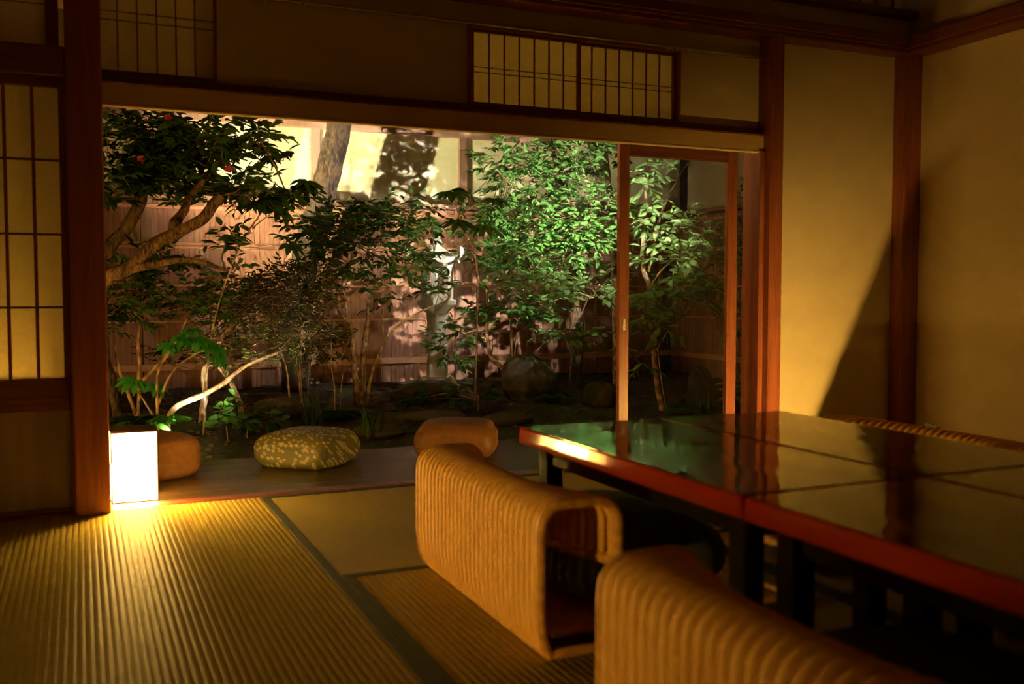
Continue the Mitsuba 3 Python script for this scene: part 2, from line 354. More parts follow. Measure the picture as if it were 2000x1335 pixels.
def paper_lantern(x0, x1, y0, y1, z0, z1, label, power, closed=False):
    k = thing('paper_lantern', label, 'lantern')
    e = .006
    for x in (x0, x1 - e):
        for y in (y0, y1 - e):
            put('post', box(x, x + e, y, y + e, z0, z1, .001), 'mat_deck', k)
    for z in (z0, z1 - e):
        for y in (y0, y1 - e): put('rail', box(x0 + e, x1 - e, y, y + e, z, z + e, .001), 'mat_deck', k)
        for x in (x0, x1 - e): put('rail', box(x, x + e, y0 + e, y1 - e, z, z + e, .001), 'mat_deck', k)
    put('lid', box(x0 + .001, x1 - .001, y0 + .001, y1 - .001, z1 - .001, z1 + .004, .001), 'mat_deck', k)
    put('base', box(x0 + e, x1 - e, y0 + e, y1 - e, z0, z0 + .004, .001), 'mat_deck', k)
    i = .001
    c = WARM * power
    a, b, f, g = x0 + i, x1 - i, y0 + i, y1 - i
    lo, hi = z0 + e, z1 - e
    add_lamp('paper', quad((a + e, f, lo), (b - e, f, lo), (b - e, f, hi), (a + e, f, hi)), k, c)
    if closed: add_lamp('dimmed_side_paper', quad((b, f + e, lo), (b, g - e, lo), (b, g - e, hi), (b, f + e, hi)), k, c * .16)  # side panel glow lowered to keep cushions and right wall dim
    else: add_lamp('paper', quad((b, f + e, lo), (b, g - e, lo), (b, g - e, hi), (b, f + e, hi)), k, c)
    if not closed: add_lamp('paper', quad((b - e, g, lo), (a + e, g, lo), (a + e, g, hi), (b - e, g, hi)), k, c)
    else: put('back_board', box(x0 + e, x1 - e, y1 - .005, y1 - .001, lo, hi, .001), 'mat_deck', k)  # opaque back, out of view, keeps lantern light off the veranda
    add_lamp('paper', quad((a, g - e, lo), (a, f + e, lo), (a, f + e, hi), (a, g - e, hi)), k, c)
    return k
paper_lantern(.099, .289, 4.387, 4.577, .001, .305, 'glowing white box lantern of paper on the threshold beside the wooden post', LANTERN, True)
paper_lantern(-1.05, -.80, 4.80, 5.05, .0, .40, 'unseen paper lantern on the veranda, placed to backlight the paper sliding door', VERANDA_LAMP)  # out of view, lights the door paper from behind
k = paper_lantern(1.75, 1.95, 5.25, 5.45, 2.02, 2.26, 'unseen small paper lantern under the eave, placed to backlight the transom windows', EAVE_LAMP)  # out of view above the blind, lights the transom paper from outside
put('cord', box(1.848, 1.852, 5.348, 5.352, 2.264, 2.40, .0005), 'mat_deck', k)

def slot_lamp(x, y, turn, label, power):  # unseen box lamp; lid and side boards keep its light on the chairs
    k = thing('unseen_floor_lamp', label, 'lamp')
    def bx(*q): return move(box(*q), x, y, 0, turn)
    put('bottom_board', bx(-.03, .36, -.15, .15, .0, .015, .002), 'mat_deck', k)
    put('lid', bx(-.03, .36, -.15, .15, .252, .264, .002), 'mat_deck', k)
    put('back_board', bx(-.03, -.012, -.138, .138, .015, .252, .002), 'mat_deck', k)
    for s in (-1, 1): put('side_board', bx(-.03, .36, s * .144 - .006, s * .144 + .006, .015, .252, .002), 'mat_deck', k)
    add_lamp('tube_lamp', move(quad((0, -.10, .195), (0, .10, .195), (0, .10, .240), (0, -.10, .240)), x, y, 0, turn), k, WARM * power)
slot_lamp(-2.0, 1.0, math.radians(27), 'unseen low box lamp by the left wall, placed to light the wicker chairs', SEAT_LAMP)

# small unseen lamp behind the tables: a lens placed to light the garden wall, with a slanted wooden side board
S = np.array([3.32, 3.10, .07])
k = thing('unseen_floor_lamp', 'unseen floor lamp behind the tables, placed to light the plaster wall, its slanted board shading the right part', 'lamp')
put('base', box(S[0] - .06, S[0] + .06, S[1] - .09, S[1] + .03, .0, .022, .004), 'mat_deck', k)
m = trimesh.creation.cylinder(.016, .05, sections=20)
put('head', (m.vertices[:, [0, 2, 1]] + S - [0, .027, 0], m.faces[:, ::-1]), 'mat_steel', k)
put('stem', box(S[0] - .006, S[0] + .006, S[1] - .035, S[1] - .023, .02, S[2] - .010, .001), 'mat_steel', k)
w1, w2 = np.array([.0140, 0, .0264]) / 2, np.array([-.0053, 0, .0028]) / 2          # a narrow slot lens, tilted as the board
key = new_key(k + '__lens')
scene[key] = mikit.ply(quad(S - w1 - w2, S - w1 + w2, S + w1 + w2, S + w1 - w2), 'mat_lamp', False, **emit(*(WARM * SHIELD_LAMP)))
hz = .038                                                        # the hood over the lens, placed to darken the upper wall
V = np.array([[-.07, -.03, hz], [.07, -.03, hz], [.07, .0267 - .014, hz], [-.07, .0267 + .014, hz]])
V = np.vstack([V, V + [0, 0, .003]]) + S
put('hood', (V, np.array([[0, 2, 1], [0, 3, 2], [4, 5, 6], [4, 6, 7], [0, 1, 5], [0, 5, 4], [1, 2, 6], [1, 6, 5], [2, 3, 7], [2, 7, 6], [3, 0, 4], [3, 4, 7]])), 'mat_deck', k)
L0, L1 = np.array([3.72, 4.32, .0]), np.array([4.50, 4.32, 1.43])     # the edge of the shade on the plaster
g = .10
L1 = L0 + 1.7 * (L1 - L0)
A0, A1 = S + g * (L0 - S), S + g * (L1 - S)
A0[2] = max(A0[2], .0)
B0, B1 = S + [.12, .0, 0], S + [.12, .0, 0]
B0[2], B1[2] = .0, A1[2]
th = np.array([.003, .005, 0])
V = np.array([A0, B0, B1, A1, A0 + th, B0 + th, B1 + th, A1 + th])
F = np.array([[0, 1, 2], [0, 2, 3], [4, 6, 5], [4, 7, 6], [0, 4, 5], [0, 5, 1], [1, 5, 6], [1, 6, 2], [2, 6, 7], [2, 7, 3], [3, 7, 4], [3, 4, 0]])
put('shield', (V, F), 'mat_deck', k)  # board shaped to throw the slanted shade edge onto the plaster

# ------------------------------------------------------------------ four low lacquer tables pushed together
def low_table(x0, x1, y0, y1, label):
    k = thing('low_table', label, 'table', 'low lacquer tables pushed together')
    z0, z1 = .418, .470
    d = .0038                                                    # the edge leans in a little
    lo = np.array(box(x0, x1, y0, y1, z0, z1 - .0006, .005)[0]); lo[:, :2] -= (np.sign(lo[:, :2] - [(x0 + x1) / 2, (y0 + y1) / 2]) * (d * (lo[:, 2:] - z0) / (z1 - z0)))
    hl = trimesh.convex.convex_hull(lo)
    put('slab', (hl.vertices, hl.faces), 'mat_lacquer_red', k, label='red lacquer edge')
    e = .0085
    put('top_panel', box(x0 + e, x1 - e, y0 + e, y1 - e, z1 - .003, z1 + .0006, .0006), 'mat_lacquer_top', k, label='dark mirror-polished top')
    i, l = .050, .058
    for x in (x0 + i, x1 - i - l):
        for y in (y0 + i, y1 - i - l):
            put('leg', box(x, x + l, y, y + l, 0.0, z0, .004), 'mat_lacquer_black', k)
    for y in (y0 + i + .014, y1 - i - l + .014): put('apron', box(x0 + i + l, x1 - i - l, y, y + .03, z0 - .06, z0, .003), 'mat_lacquer_black', k)
    for x in (x0 + i + .014, x1 - i - l + .014): put('apron', box(x, x + .03, y0 + i + l, y1 - i - l, z0 - .06, z0, .003), 'mat_lacquer_black', k)
low_table(1.263, 1.7835, 1.650, 2.790, 'red-edged dark lacquer table nearest the garden, its corner just right of the orange cushion')
low_table(1.7865, 2.305, 1.650, 2.790, 'dark lacquer table whose polished top mirrors the tan plaster wall')
low_table(1.263, 1.7835, .506, 1.646, 'red-edged lacquer table beside the nearest wicker floor chair')
low_table(1.7865, 2.305, .506, 1.646, 'dark lacquer table farthest from the garden, in the dimmest corner of the group')

# ------------------------------------------------------------------ wicker floor chairs
def chair_profile(d, n=40):
    """Side outline of the back: up the outer face, over the top, down the inner face. Columns: x towards the table, z."""
    H, r, low = .384, .062, .225
    pts = [(.030, .010), (.012, .05)] + [(.004, z) for z in np.linspace(.12, H - r - .02, 5)]
    for a in np.linspace(0, 90, 6)[1:]: pts.append((.004 + r - r * math.cos(math.radians(a)), H - r + r * math.sin(math.radians(a))))
    q = min(r, (d - .07) * .9)
    for x in np.linspace(.07, d - q, 4)[1:-1]: pts.append((x, H))
    for a in np.linspace(90, 0, 6): pts.append((d - q + q * math.cos(math.radians(a)), H - q + q * math.sin(math.radians(a))))
    for z in np.linspace(H - q - .03, low, 4): pts.append((d, z))
    return spline(np.array(pts), n)

WIDTH = .90
def depth_at(t): return .122 + .098 * abs(2 * t - 1) ** 1.8

def rib_mesh(t, d, half):
    p = chair_profile(d); n = len(p)
    tx = np.gradient(p, axis=0); tx /= np.linalg.norm(tx, axis=1, keepdims=True)
    nrm = np.column_stack([-tx[:, 1], tx[:, 0]])
    th = np.arange(10) * 2 * np.pi / 10
    s = np.r_[0, np.cumsum(np.linalg.norm(np.diff(p, axis=0), axis=1))]
    V, UV = [], []
    for i in range(n):
        for j, a in enumerate(np.r_[th, 2 * np.pi]):
            o = math.sin(a) * .0115
            V.append((p[i, 0] + nrm[i, 0] * o, math.cos(a) * half, p[i, 1] + nrm[i, 1] * o)); UV.append((math.cos(a) * .5 + t * 91.7, s[i]))
    m = 11
    i, j = np.meshgrid(np.arange(n - 1), np.arange(m - 1), indexing='ij')
    q = np.stack([i * m + j, i * m + j + 1, (i + 1) * m + j + 1, (i + 1) * m + j], -1).reshape(-1, 4)
    return np.array(V), np.vstack([q[:, [0, 1, 2]], q[:, [0, 2, 3]]])[:, ::-1], np.array(UV)

N_RIBS = 27
proto = {}
def floor_chair(x, y, face, label):
    """face +1: the seat looks along +x. y is the middle of the width."""
    k = thing('floor_chair', label, 'chair', 'wicker floor chairs around the tables')
    W = T().translate([x, y, 0]) @ T().scale([face, 1, 1])
    def part(name, make, bsdf, slot, **kw):
        if slot not in proto: proto[slot] = make()
        key = new_key(f'{k}__{name}')
        m, uv = proto[slot]
        v = np.array(m[0]) * [face, 1, 1] + [x, y, 0]
        scene[key] = mikit.ply((v, m[1] if face > 0 else m[1][:, ::-1]), bsdf, True if kw.get('smooth') else False, uv=uv)
    half = WIDTH / N_RIBS / 2
    for i in range(N_RIBS):
        t = (i + .5) / N_RIBS
        def make(t=t):
            v, f, uv = rib_mesh(t, depth_at(t), half * .97); return (v + [0, (t - .5) * WIDTH, 0], f), uv
        part('rib', make, 'mat_rattan', ('rib', i), smooth=True)
    for e in (0, 1):
        def make(e=e):
            p = chair_profile(depth_at(e), 44); yy = (e - .5) * (WIDTH + .012)
            return tube(np.column_stack([p[:, 0], p[:, 0] * 0 + yy, p[:, 1]]), .0135, 10), None
        part('edge_pole', make, 'mat_pole', ('edge', e), smooth=True)
        def make(e=e):
            yy = (e - .5) * (WIDTH + .012)
            return tube(spline([(.03, yy, .014), (.3, yy, .014), (.70, yy, .014), (.78, yy * .97, .03), (.80, yy * .85, .045)], 18), .013, 10), None
        part('base_rail', make, 'mat_pole', ('base', e), smooth=True)
    def make():
        ts = np.linspace(0, 1, 24)
        return tube(np.array([(depth_at(t), (t - .5) * WIDTH, .225) for t in ts]), .016, 10), None
    part('lower_pole', make, 'mat_pole', ('low', 0), smooth=True)
    def make():
        return tube(np.array([(.030, (t - .5) * WIDTH, .012) for t in np.linspace(0, 1, 12)]), .012, 10), None
    part('lower_pole', make, 'mat_pole', ('low', 1), smooth=True)
    def make():
        return tube(np.array([(.80, (t - .5) * WIDTH * .86, .045) for t in np.linspace(0, 1, 12)]), .015, 10), None
    part('front_rail', make, 'mat_pole', ('front', 0), smooth=True)
    def make(): return box(.06, .78, -.40, .40, .03, .05, .006), None
    part('seat', make, 'mat_pole', ('seat', 0))
    def make(): return pillow(.29, .37, .105, .10, .42, .0, 0.155), None
    part('seat_cushion', make, 'mat_seat', ('cushion', 0), smooth=True)
    return k

def pillow(hx, hy, hz, pinch, cx, cy, cz, n=26, e=.55, seed=0, crease=.0):
    """A stuffed square cushion: a rounded box, thinner at its corners."""
    m = trimesh.creation.icosphere(4, 1.0); v = m.vertices.copy()
    p = np.sign(v) * np.abs(v) ** e
    s = np.max(np.abs(p), axis=1); 
    p = np.sign(v) * np.abs(v) ** np.array([e, e, .75])
    c = np.abs(p[:, 0] * p[:, 1])
    p[:, 2] *= 1 - pinch * c ** 1.5
    if crease:
        w = meshkit.fbm(np.column_stack([v[:, 0] * 2.2, v[:, 1] * 2.2, v[:, 2] * 1.5]), 3, seed) - .5
        p += v * (w * crease)[:, None]
    return (p * [hx, hy, hz] + [cx, cy, cz], m.faces)

floor_chair(.998, 2.535, 1, 'wicker floor chair seen whole, its open end toward the camera, beside the far tables')
floor_chair(.900, 1.145, 1, 'nearest wicker floor chair, cut off by the bottom edge of the picture')
floor_chair(2.945, 2.60, -1, 'wicker floor chair on the far side of the tables against the right wall')

# ------------------------------------------------------------------ cushions on the veranda
def cushion(x, y, hx, hy, hz, rz, mat, label, seed, tags=()):
    k = thing('cushion', label, 'cushion')
    m = pillow(hx, hy, hz, .22, 0, 0, 0, e=.36, seed=seed, crease=.16)
    v = m[0].copy()
    low = v[:, 2] < -.6 * hz
    v[:, 2] = np.maximum(v[:, 2], -hz * .8); v[:, 2] += hz * .8
    uv = np.column_stack([v[:, 0] + v[:, 1] * .3 + v[:, 2] * .2, v[:, 2] + v[:, 1] * .75])
    put('cover', (move((v, m[1]), x, y, 0.0, rz)), mat, k, smooth=True, uv=uv)
    for (a, b, z, r, s) in tags:
        q = box(-.014 * s, .014 * s, -.001, .001, -.011 * s, .011 * s, .0004)
        put('tag', move(q, a, b, z, r), 'mat_tag', k, label='small pale cloth tag')
    return k
cushion(.33, 5.0, .16, .17, .115, math.radians(28), 'mat_orange', 'orange-brown cushion half hidden behind the glowing paper lantern', 3, ())
cushion(1.075, 5.05, .225, .215, .100, math.radians(-40), 'mat_floral', 'olive cushion with pale yellow blossoms on the veranda', 5)
cushion(1.90, 5.02, .225, .205, .105, math.radians(-28), 'mat_orange', 'orange-brown cushion behind the wicker floor chair', 9, ())

# ------------------------------------------------------------------ garden materials
def bark_fn(p, n, uv):
    g = fbm(p.x * 22, p.y * 22, p.z * 6, 4); k = noise(p.x * 120, p.y * 120, p.z * 30)
    return mix((.035, .018, .009), (.27, .155, .070), smoothstep(.25, .8, .6 * g + .4 * k))
def bark_bump(p, n, uv): return fbm(p.x * 40, p.y * 40, p.z * 9, 3)
principled('mat_bark', proc(bark_fn), .85, bark_bump, .012, 2e-3)
def bark_dark_fn(p, n, uv):
    g = fbm(p.x * 22, p.y * 22, p.z * 6, 4); k = noise(p.x * 120, p.y * 120, p.z * 30)
    return mix((.016, .009, .006), (.13, .072, .036), smoothstep(.25, .8, .6 * g + .4 * k))
principled('mat_bark_dark', proc(bark_dark_fn), .85, bark_bump, .02, 2e-3)
def stem_fn(p, n, uv): return mix((.22, .12, .06), (.62, .42, .26), smoothstep(.3, .75, fbm(p.x * 30, p.y * 30, p.z * 22, 3)))
principled('mat_stem', proc(stem_fn), .6)
principled('mat_twig', (.22, .13, .075), .7)
def fence_fn(p, n, uv):
    k = noise(p.x * 210, p.y * 210, p.z * 1.5); g = fbm(p.x * 60, p.y * 60, p.z * 1.2, 3)
    return mix((.15, .060, .036), (.48, .225, .135), .5 * k + .5 * g)
principled('mat_fence', proc(fence_fn), .8)
principled('mat_batten', (.52, .27, .14), .7)
def gwood_fn(p, n, uv): return mix((.20, .105, .07), (.36, .20, .13), fbm(p.x * 50, p.y * 50, p.z * 3, 3))
principled('mat_garden_wood', proc(gwood_fn), .8)
def gplaster_fn(p, n, uv): return mix((.66, .61, .38), (.82, .78, .53), .5 * fbm(p.x * 6, p.y * 6, p.z * 22, 4) + .5 * fbm(p.x * 3, p.y * 3, p.z * 3, 2))
principled('mat_garden_plaster', proc(gplaster_fn), .95)
def stone_fn(p, n, uv): return mix((.38, .35, .27), (.70, .67, .56), .6 * fbm(p.x * 18, p.y * 18, p.z * 18, 4) + .4 * noise(p.x * 220, p.y * 220, p.z * 220))
principled('mat_stone', proc(stone_fn), .9)
def rock_fn(p, n, uv):
    g = fbm(p.x * 9, p.y * 9, p.z * 9, 4)
    return mix(mix((.03, .021, .010), (.115, .085, .045), g), (.025, .036, .008), smoothstep(.5, .62, fbm(p.x * 5 + 7, p.y * 5, p.z * 5, 3)) * .7)
principled('mat_rock', proc(rock_fn), .95)
def soil_fn(p, n, uv):
    return mix(mix((.018, .013, .008), (.055, .038, .021), fbm(p.x * 35, p.y * 35, p.z * 35, 3)), (.03, .045, .012), smoothstep(.5, .66, fbm(p.x * 2.2, p.y * 2.2, 0.0, 3)))
principled('mat_soil', proc(soil_fn), .95)

def leaf_mat(key, col, trans, rough=.27):
    scene[key] = {'type': 'principledthin', 'base_color': rgb(*col), 'roughness': rough, 'diff_trans': trans, 'eta': 1.5}
leaf_mat('mat_leaf_camellia', (.050, .105, .022), .4)
leaf_mat('mat_leaf_green', (.065, .150, .032), .5)
leaf_mat('mat_leaf_pale', (.17, .26, .085), .5)
leaf_mat('mat_leaf_brown', (.065, .065, .018), .5)
leaf_mat('mat_litter', (.15, .075, .035), .2, .6)
leaf_mat('mat_leaf_bright', (.07, .36, .05), .7)
leaf_mat('mat_leaf_dark', (.035, .085, .020), .4)
leaf_mat('mat_petal', (.75, .10, .14), .5, .6)

# ------------------------------------------------------------------ ground, fence, plaster wall behind
def ground_z(x, y):
    x, y = np.asarray(x, float), np.asarray(y, float)
    q = np.stack([x, y, x * 0], -1)
    return np.interp(y, [5.2, 6.2, 7.2, 8.4, 9.6], [-.20, -.15, -.09, -.02, .02]) + .10 * (meshkit.fbm(q * 1.1, 4, 3) - .5) + .03 * (meshkit.noise(q * 9, 5) - .5) + .16 * np.exp(-((x - .3)**2 / .8 + (y - 7.0)**2 / 1.0))
gx, gy = np.meshgrid(np.linspace(-2.4, 6.3, 150), np.linspace(5.20, 9.5, 90), indexing='ij')
gv = np.stack([gx, gy, ground_z(gx, gy)], -1).reshape(-1, 3)
i, j = np.meshgrid(np.arange(149), np.arange(89), indexing='ij')
q = np.stack([i * 90 + j, (i + 1) * 90 + j, (i + 1) * 90 + j + 1, i * 90 + j + 1], -1).reshape(-1, 4)
struct('ground', (gv, q), 'mat_soil', 'dark mossy soil of the small night garden', 'ground', smooth=True)

def strips(x0, x1, y, z0, z1, rng, step=.045):
    ms = []
    for x in np.arange(x0, x1 - .01, step):
        o = rng.uniform(-.004, .004)
        ms.append(slab(x + .001, x + step - .001, y + o, y + .014 + o, z0, z1))
    return join(ms)

def turn(m):                                              # the back fence's pieces, turned along the right side of the garden
    v = np.asarray(m[0]); return np.column_stack([6.1 + (v[:, 1] - 9.3), 9.3 - v[:, 0], v[:, 2]]), m[1]
same = lambda m: m
def fence(name, x0, x1, how, label, rails):
    rng = np.random.default_rng(11)
    k = thing(name, label, 'fence')
    posts = np.arange(x0, x1 + .01, 1.5)
    for x in posts: put('post', how(box(x - .05, x + .05, 9.29, 9.40, -.15, 1.74, .006)), 'mat_garden_wood', k)
    for a in posts:
        b = min(a + 1.5, x1)
        if b - a < .2: continue
        put('strip_panel', how(strips(a + .05, b - .05, 9.300, -.06, 1.72, rng)), 'mat_fence', k, kind='stuff', label='close vertical strips of red-brown wood')
    for z, h in rails:
        put('batten', how(box(x0 - .05, x1 + .05, 9.272, 9.299, z - h, z + h, .004)), 'mat_batten', k)
    put('cap', how(box(x0 - .05, x1 + .05, 9.23, 9.42, 1.735, 1.775, .005)), 'mat_garden_wood', k)
fence('garden_fence', -2.45, 6.05, same, 'red-brown strip fence with pale battens across the back of the garden', ((1.665, .016), (1.335, .011), (1.300, .011), (.955, .012), (.625, .012), (.21, .03)))
fence('garden_fence', .1, 3.9, turn, 'dark strip fence along the right side of the garden behind the glass door', ((1.665, .016), (1.335, .011), (1.300, .011), (.955, .012), (.625, .012), (.21, .03)))

def plaster_house(x0, x1, how, label, posts):
    k = thing('garden_wall', label, 'wall', kind='structure')
    e = [x0] + list(posts) + [x1]
    for a, b in zip(e[:-1], e[1:]):
        put('plaster_panel', how(slab(a + .04, b - .04, 9.50, 9.56, 1.5, 2.50)), 'mat_garden_plaster', k)
    for x in posts: put('post', how(box(x - .046, x + .046, 9.46, 9.58, 1.0, 2.50, .005)), 'mat_garden_wood', k)
    put('beam', how(box(x0, x1, 9.44, 9.60, 2.485, 2.62, .006)), 'mat_garden_wood', k)
    put('upper_boards', how(slab(x0, x1, 9.52, 9.58, 2.62, 3.6)), 'mat_garden_wood', k)
    return k
plaster_house(-2.6, 6.4, same, 'pale plaster wall with dark posts rising behind the back fence', (-.95, .57, 2.12, 3.66, 5.2))
plaster_house(.0, 3.8, turn, 'pale plaster wall rising behind the right garden fence', (.9, 2.4))
k = thing('eave', 'dark eave boards outside above the garden opening', 'eave', kind='structure')
put('soffit', slab(-2.4, 5.2, 4.45, 5.75, 2.40, 2.44), 'mat_garden_wood', k)

# ------------------------------------------------------------------ leaves
def leaf_template(w=.21, fold=.10, droop=.18, tip=1.0):
    """A leaf one unit long along +x, folded along its midrib, normal +z."""
    t = np.array([0, .22, .5, .78, 1.0])
    half = w * np.array([0, .82, 1.0, .66, 0])
    mid = np.column_stack([t, 0 * t, -droop * t**2])
    L = np.column_stack([t[1:4], half[1:4], -droop * t[1:4]**2 + fold * half[1:4] / w * .8])
    Rr = L * [1, -1, 1]
    v = np.vstack([mid, L, Rr])
    f = []
    for o, s in ((5, 1), (8, -1)):
        tri = [(0, 1, o), (1, 2, o + 1), (1, o + 1, o), (2, 3, o + 2), (2, o + 2, o + 1), (3, 4, o + 2)]
        f += tri if s > 0 else [(a, c, b) for a, b, c in tri]
    return v, np.array(f)
LEAF = leaf_template()
LONG = leaf_template(.13, .06, .25)
ROUND = leaf_template(.30, .10, .15)
FINE = leaf_template(.16, .08, .10)

def frames(d, up):
    """Rotation matrices whose x axis is d and whose z axis is as near to up as can be."""
    d = d / (np.linalg.norm(d, axis=-1, keepdims=True) + 1e-9)
    y = np.cross(up, d); y /= np.linalg.norm(y, axis=-1, keepdims=True) + 1e-9
    return np.stack([d, y, np.cross(d, y)], -1)

def scatter_mesh(tpl, R, pos, size):
    v = np.einsum('nij,vj->nvi', R, tpl[0]) * size[:, None, None] + pos[:, None]
    f = tpl[1][None] + (np.arange(len(pos)) * len(tpl[0]))[:, None, None]
    return v.reshape(-1, 3), f.reshape(-1, 3)

def nearest(p, pts): return pts[np.argmin(((pts - p)**2).sum(1))]

def tree(name, label, cat, limbs, clusters, leaf, bark, size, seed, tpl=LEAF, parts=70, group=None, per=8, twig=.20, twig_mat='mat_twig', up=.8, sides=9, mult=1.0):
    """limbs: (points, first radius, last radius), the first is the trunk. clusters: (x, y, z, rx, ry, rz, leaves)."""
    rng = np.random.default_rng(seed)
    k = thing(name, label, cat, group)
    along = []
    for n, (pts, r0, r1) in enumerate(limbs):
        m = max(10, int(len(pts) * 5))
        p = spline(np.array(pts), m)
        p = p + (meshkit.noise(p * 9, seed)[:, None] - .5) * min(r0, .03) * .9 * np.array([1, 1, .2])
        r = np.linspace(r0, r1, m) * (1 + min(.28, .007 / r0) * (meshkit.noise(p * 14, seed + 1) - .5))
        put('trunk' if n == 0 else 'branch', tube(p, r, sides if r0 > .02 else 6), bark, k, smooth=True)
        along.append(p)
    along = np.vstack(along) if along else np.array([[c[0], c[1], c[2] - .2] for c in clusters])
    P, D, U, Z, tw = [], [], [], [], []
    for (cx, cy, cz, rx, ry, rz, n) in clusters:
        c = np.array([cx, cy, cz]); R = np.array([rx, ry, rz])
        n_tw = max(2, int(n * mult) // per)
        root = nearest(c, along)
        if np.linalg.norm(root - c) > .08:
            b = spline([root, root * .5 + c * .5 + rng.normal(0, .03, 3), c], 8); tw.append(tube(b, np.linspace(.008, .004, 8), 5, False))
        for _ in range(n_tw):
            q = rng.normal(size=3); q = q / np.linalg.norm(q) * rng.uniform(0.05, 1) ** .45
            s = c + q * R
            src = nearest(s, along) if rng.random() < .22 else c + (s - c) * .35
            d = s - src + rng.normal(0, .35, 3) * np.linalg.norm(s - src) + [0, 0, .02]; d /= np.linalg.norm(d) + 1e-9
            d[2] *= .7
            ln = twig * rng.uniform(.6, 1.3)
            e = s + d * ln * .5; a = s - d * ln * .5
            mid = (a + e) / 2 + rng.normal(0, .02, 3)
            path = spline([a, mid, e], 5)
            if rng.random() < .5: path = np.vstack([spline([src, (src + a) / 2 + rng.normal(0, .03, 3), a], 5)[:-1], path])
            tw.append(tube(path, np.linspace(.0036, .0014, len(path)), 3, False))
            for i in range(per):
                t = (i + .5) / per
                pos = a + (mid - a) * min(1, 2 * t) + (e - mid) * max(0, 2 * t - 1)
                side = np.cross(d, [0, 0, 1]); side /= np.linalg.norm(side) + 1e-9
                w = d * .6 + side * (1 if i % 2 else -1) * rng.uniform(.5, 1.1) + np.array([0, 0, rng.uniform(-.55, .25)]) if i < per - 1 else d
                P.append(pos); D.append(w); U.append(np.array([rng.normal(0, .5), rng.normal(0, .5) - .25, up])); Z.append(size * rng.uniform(.65, 1.25))
    P, D, U, Z = map(np.array, (P, D, U, Z))
    Rm = frames(D, U)
    near = np.argsort(np.linalg.norm(P - np.array(EYE), axis=1) - 2.5 * Z + rng.uniform(0, .6, len(P)))
    top, rest = near[:parts], near[parts:]
    put('foliage', scatter_mesh(tpl, Rm[rest], P[rest], Z[rest]), leaf, k, smooth=True, kind='stuff')
    if tw: put('twigs', join(tw), twig_mat, k, smooth=True, kind='stuff')
    first = None
    for i in top:
        M = np.eye(4); M[:3, :3] = Rm[i] * Z[i]; M[:3, 3] = P[i]
        if first is None:
            first = new_key(f'{k}__leaf'); scene[first] = {**mikit.ply(tpl, leaf, True), 'to_world': T(M)}
        else: again('leaf', first, T(M), k)
    return k

# left camellia
tree('camellia_tree', 'dark spreading tree with orange-lit limbs behind the left end of the opening', 'tree', [
    ([(.21, 7.1, -.1), (.12, 7.0, .45), (.10, 7.0, .79), (.13, 7.2, .93), (.19, 7.3, 1.2), (.29, 7.3, 1.33), (.39, 7.3, 1.52), (.43, 7.3, 1.76), (.56, 7.3, 2.05), (.63, 7.3, 2.31)], .062, .03),
    ([(.11, 6.75, .10), (.09, 6.4, .45), (.10, 6.28, .75), (.13, 6.2, .96), (.26, 6.15, 1.04), (.40, 6.1, 1.18), (.53, 6.05, 1.25), (.66, 6.0, 1.33), (.77, 6.0, 1.47)], .050, .030),
    ([(.53, 6.05, 1.25), (.52, 6.1, 1.30), (.58, 6.2, 1.38), (.64, 6.3, 1.50), (.88, 6.4, 1.77), (1.11, 6.4, 1.89)], .040, .006),
    ([(.12, 6.2, .95), (.24, 6.15, 1.02), (.40, 6.1, 1.06), (.60, 6.1, 1.09), (.80, 6.1, 1.03)], .036, .010),
    ([(.39, 7.3, 1.52), (.30, 7.1, 1.62), (.12, 6.9, 1.60), (-.05, 6.8, 1.50)], .016, .006)],
    [(.44, 7.0, 1.90, .36, .5, .26, 560), (.79, 6.6, 1.86, .32, .45, .18, 400), (1.06, 6.5, 1.91, .21, .3, .12, 120), (.96, 6.5, 1.55, .39, .4, .11, 300),
     (1.26, 6.5, 1.54, .16, .2, .07, 50), (.55, 6.9, 1.65, .40, .5, .17, 360), (.27, 6.9, 1.60, .18, .4, .15, 130), (1.18, 6.4, 1.78, .09, .15, .10, 22),
     (.42, 6.75, 1.06, .28, .3, .12, 130), (.86, 6.4, 1.20, .20, .3, .10, 44)], 'mat_leaf_camellia', 'mat_bark', .086, 21, parts=150, mult=1.25)
tree('hedge_shrub', 'yellow-green leafy shrub under the dark limbs at the left', 'shrub', [
    ([(.30, 6.7, -.1), (.33, 6.65, .3), (.33, 6.6, .6), (.36, 6.6, .9)], .018, .006), ([(.33, 6.65, .3), (.55, 6.7, .55), (.69, 6.8, .83)], .014, .005), ([(.31, 6.68, .1), (.2, 6.5, .45), (.18, 6.5, .75)], .014, .005)],
    [(.33, 6.6, .86, .27, .4, .18, 360), (.69, 6.8, .83, .33, .4, .17, 360), (.87, 6.6, 1.0, .21, .3, .13, 120), (.12, 6.6, .70, .12, .2, .12, 60)], 'mat_leaf_green', 'mat_stem', .062, 22, parts=90)
tree('large_tree', 'large rough-barked tree trunk leaning in front of the pale plaster wall', 'tree', [
    ([(1.78, 8.9, .0), (1.80, 8.9, .50), (1.84, 8.9, .94), (1.92, 8.9, 1.32), (2.03, 8.9, 1.70), (2.13, 8.9, 2.08), (2.21, 8.9, 2.41), (2.26, 8.9, 2.74), (2.30, 8.9, 3.2)], .130, .108),
    ([(2.24, 8.9, 2.6), (2.6, 8.6, 2.9), (3.1, 8.3, 3.1)], .05, .02)], [(2.9, 8.3, 3.05, .5, .4, .25, 160), (1.9, 8.6, 3.2, .5, .4, .25, 120)], 'mat_leaf_camellia', 'mat_bark_dark', .09, 23, parts=0, sides=18)
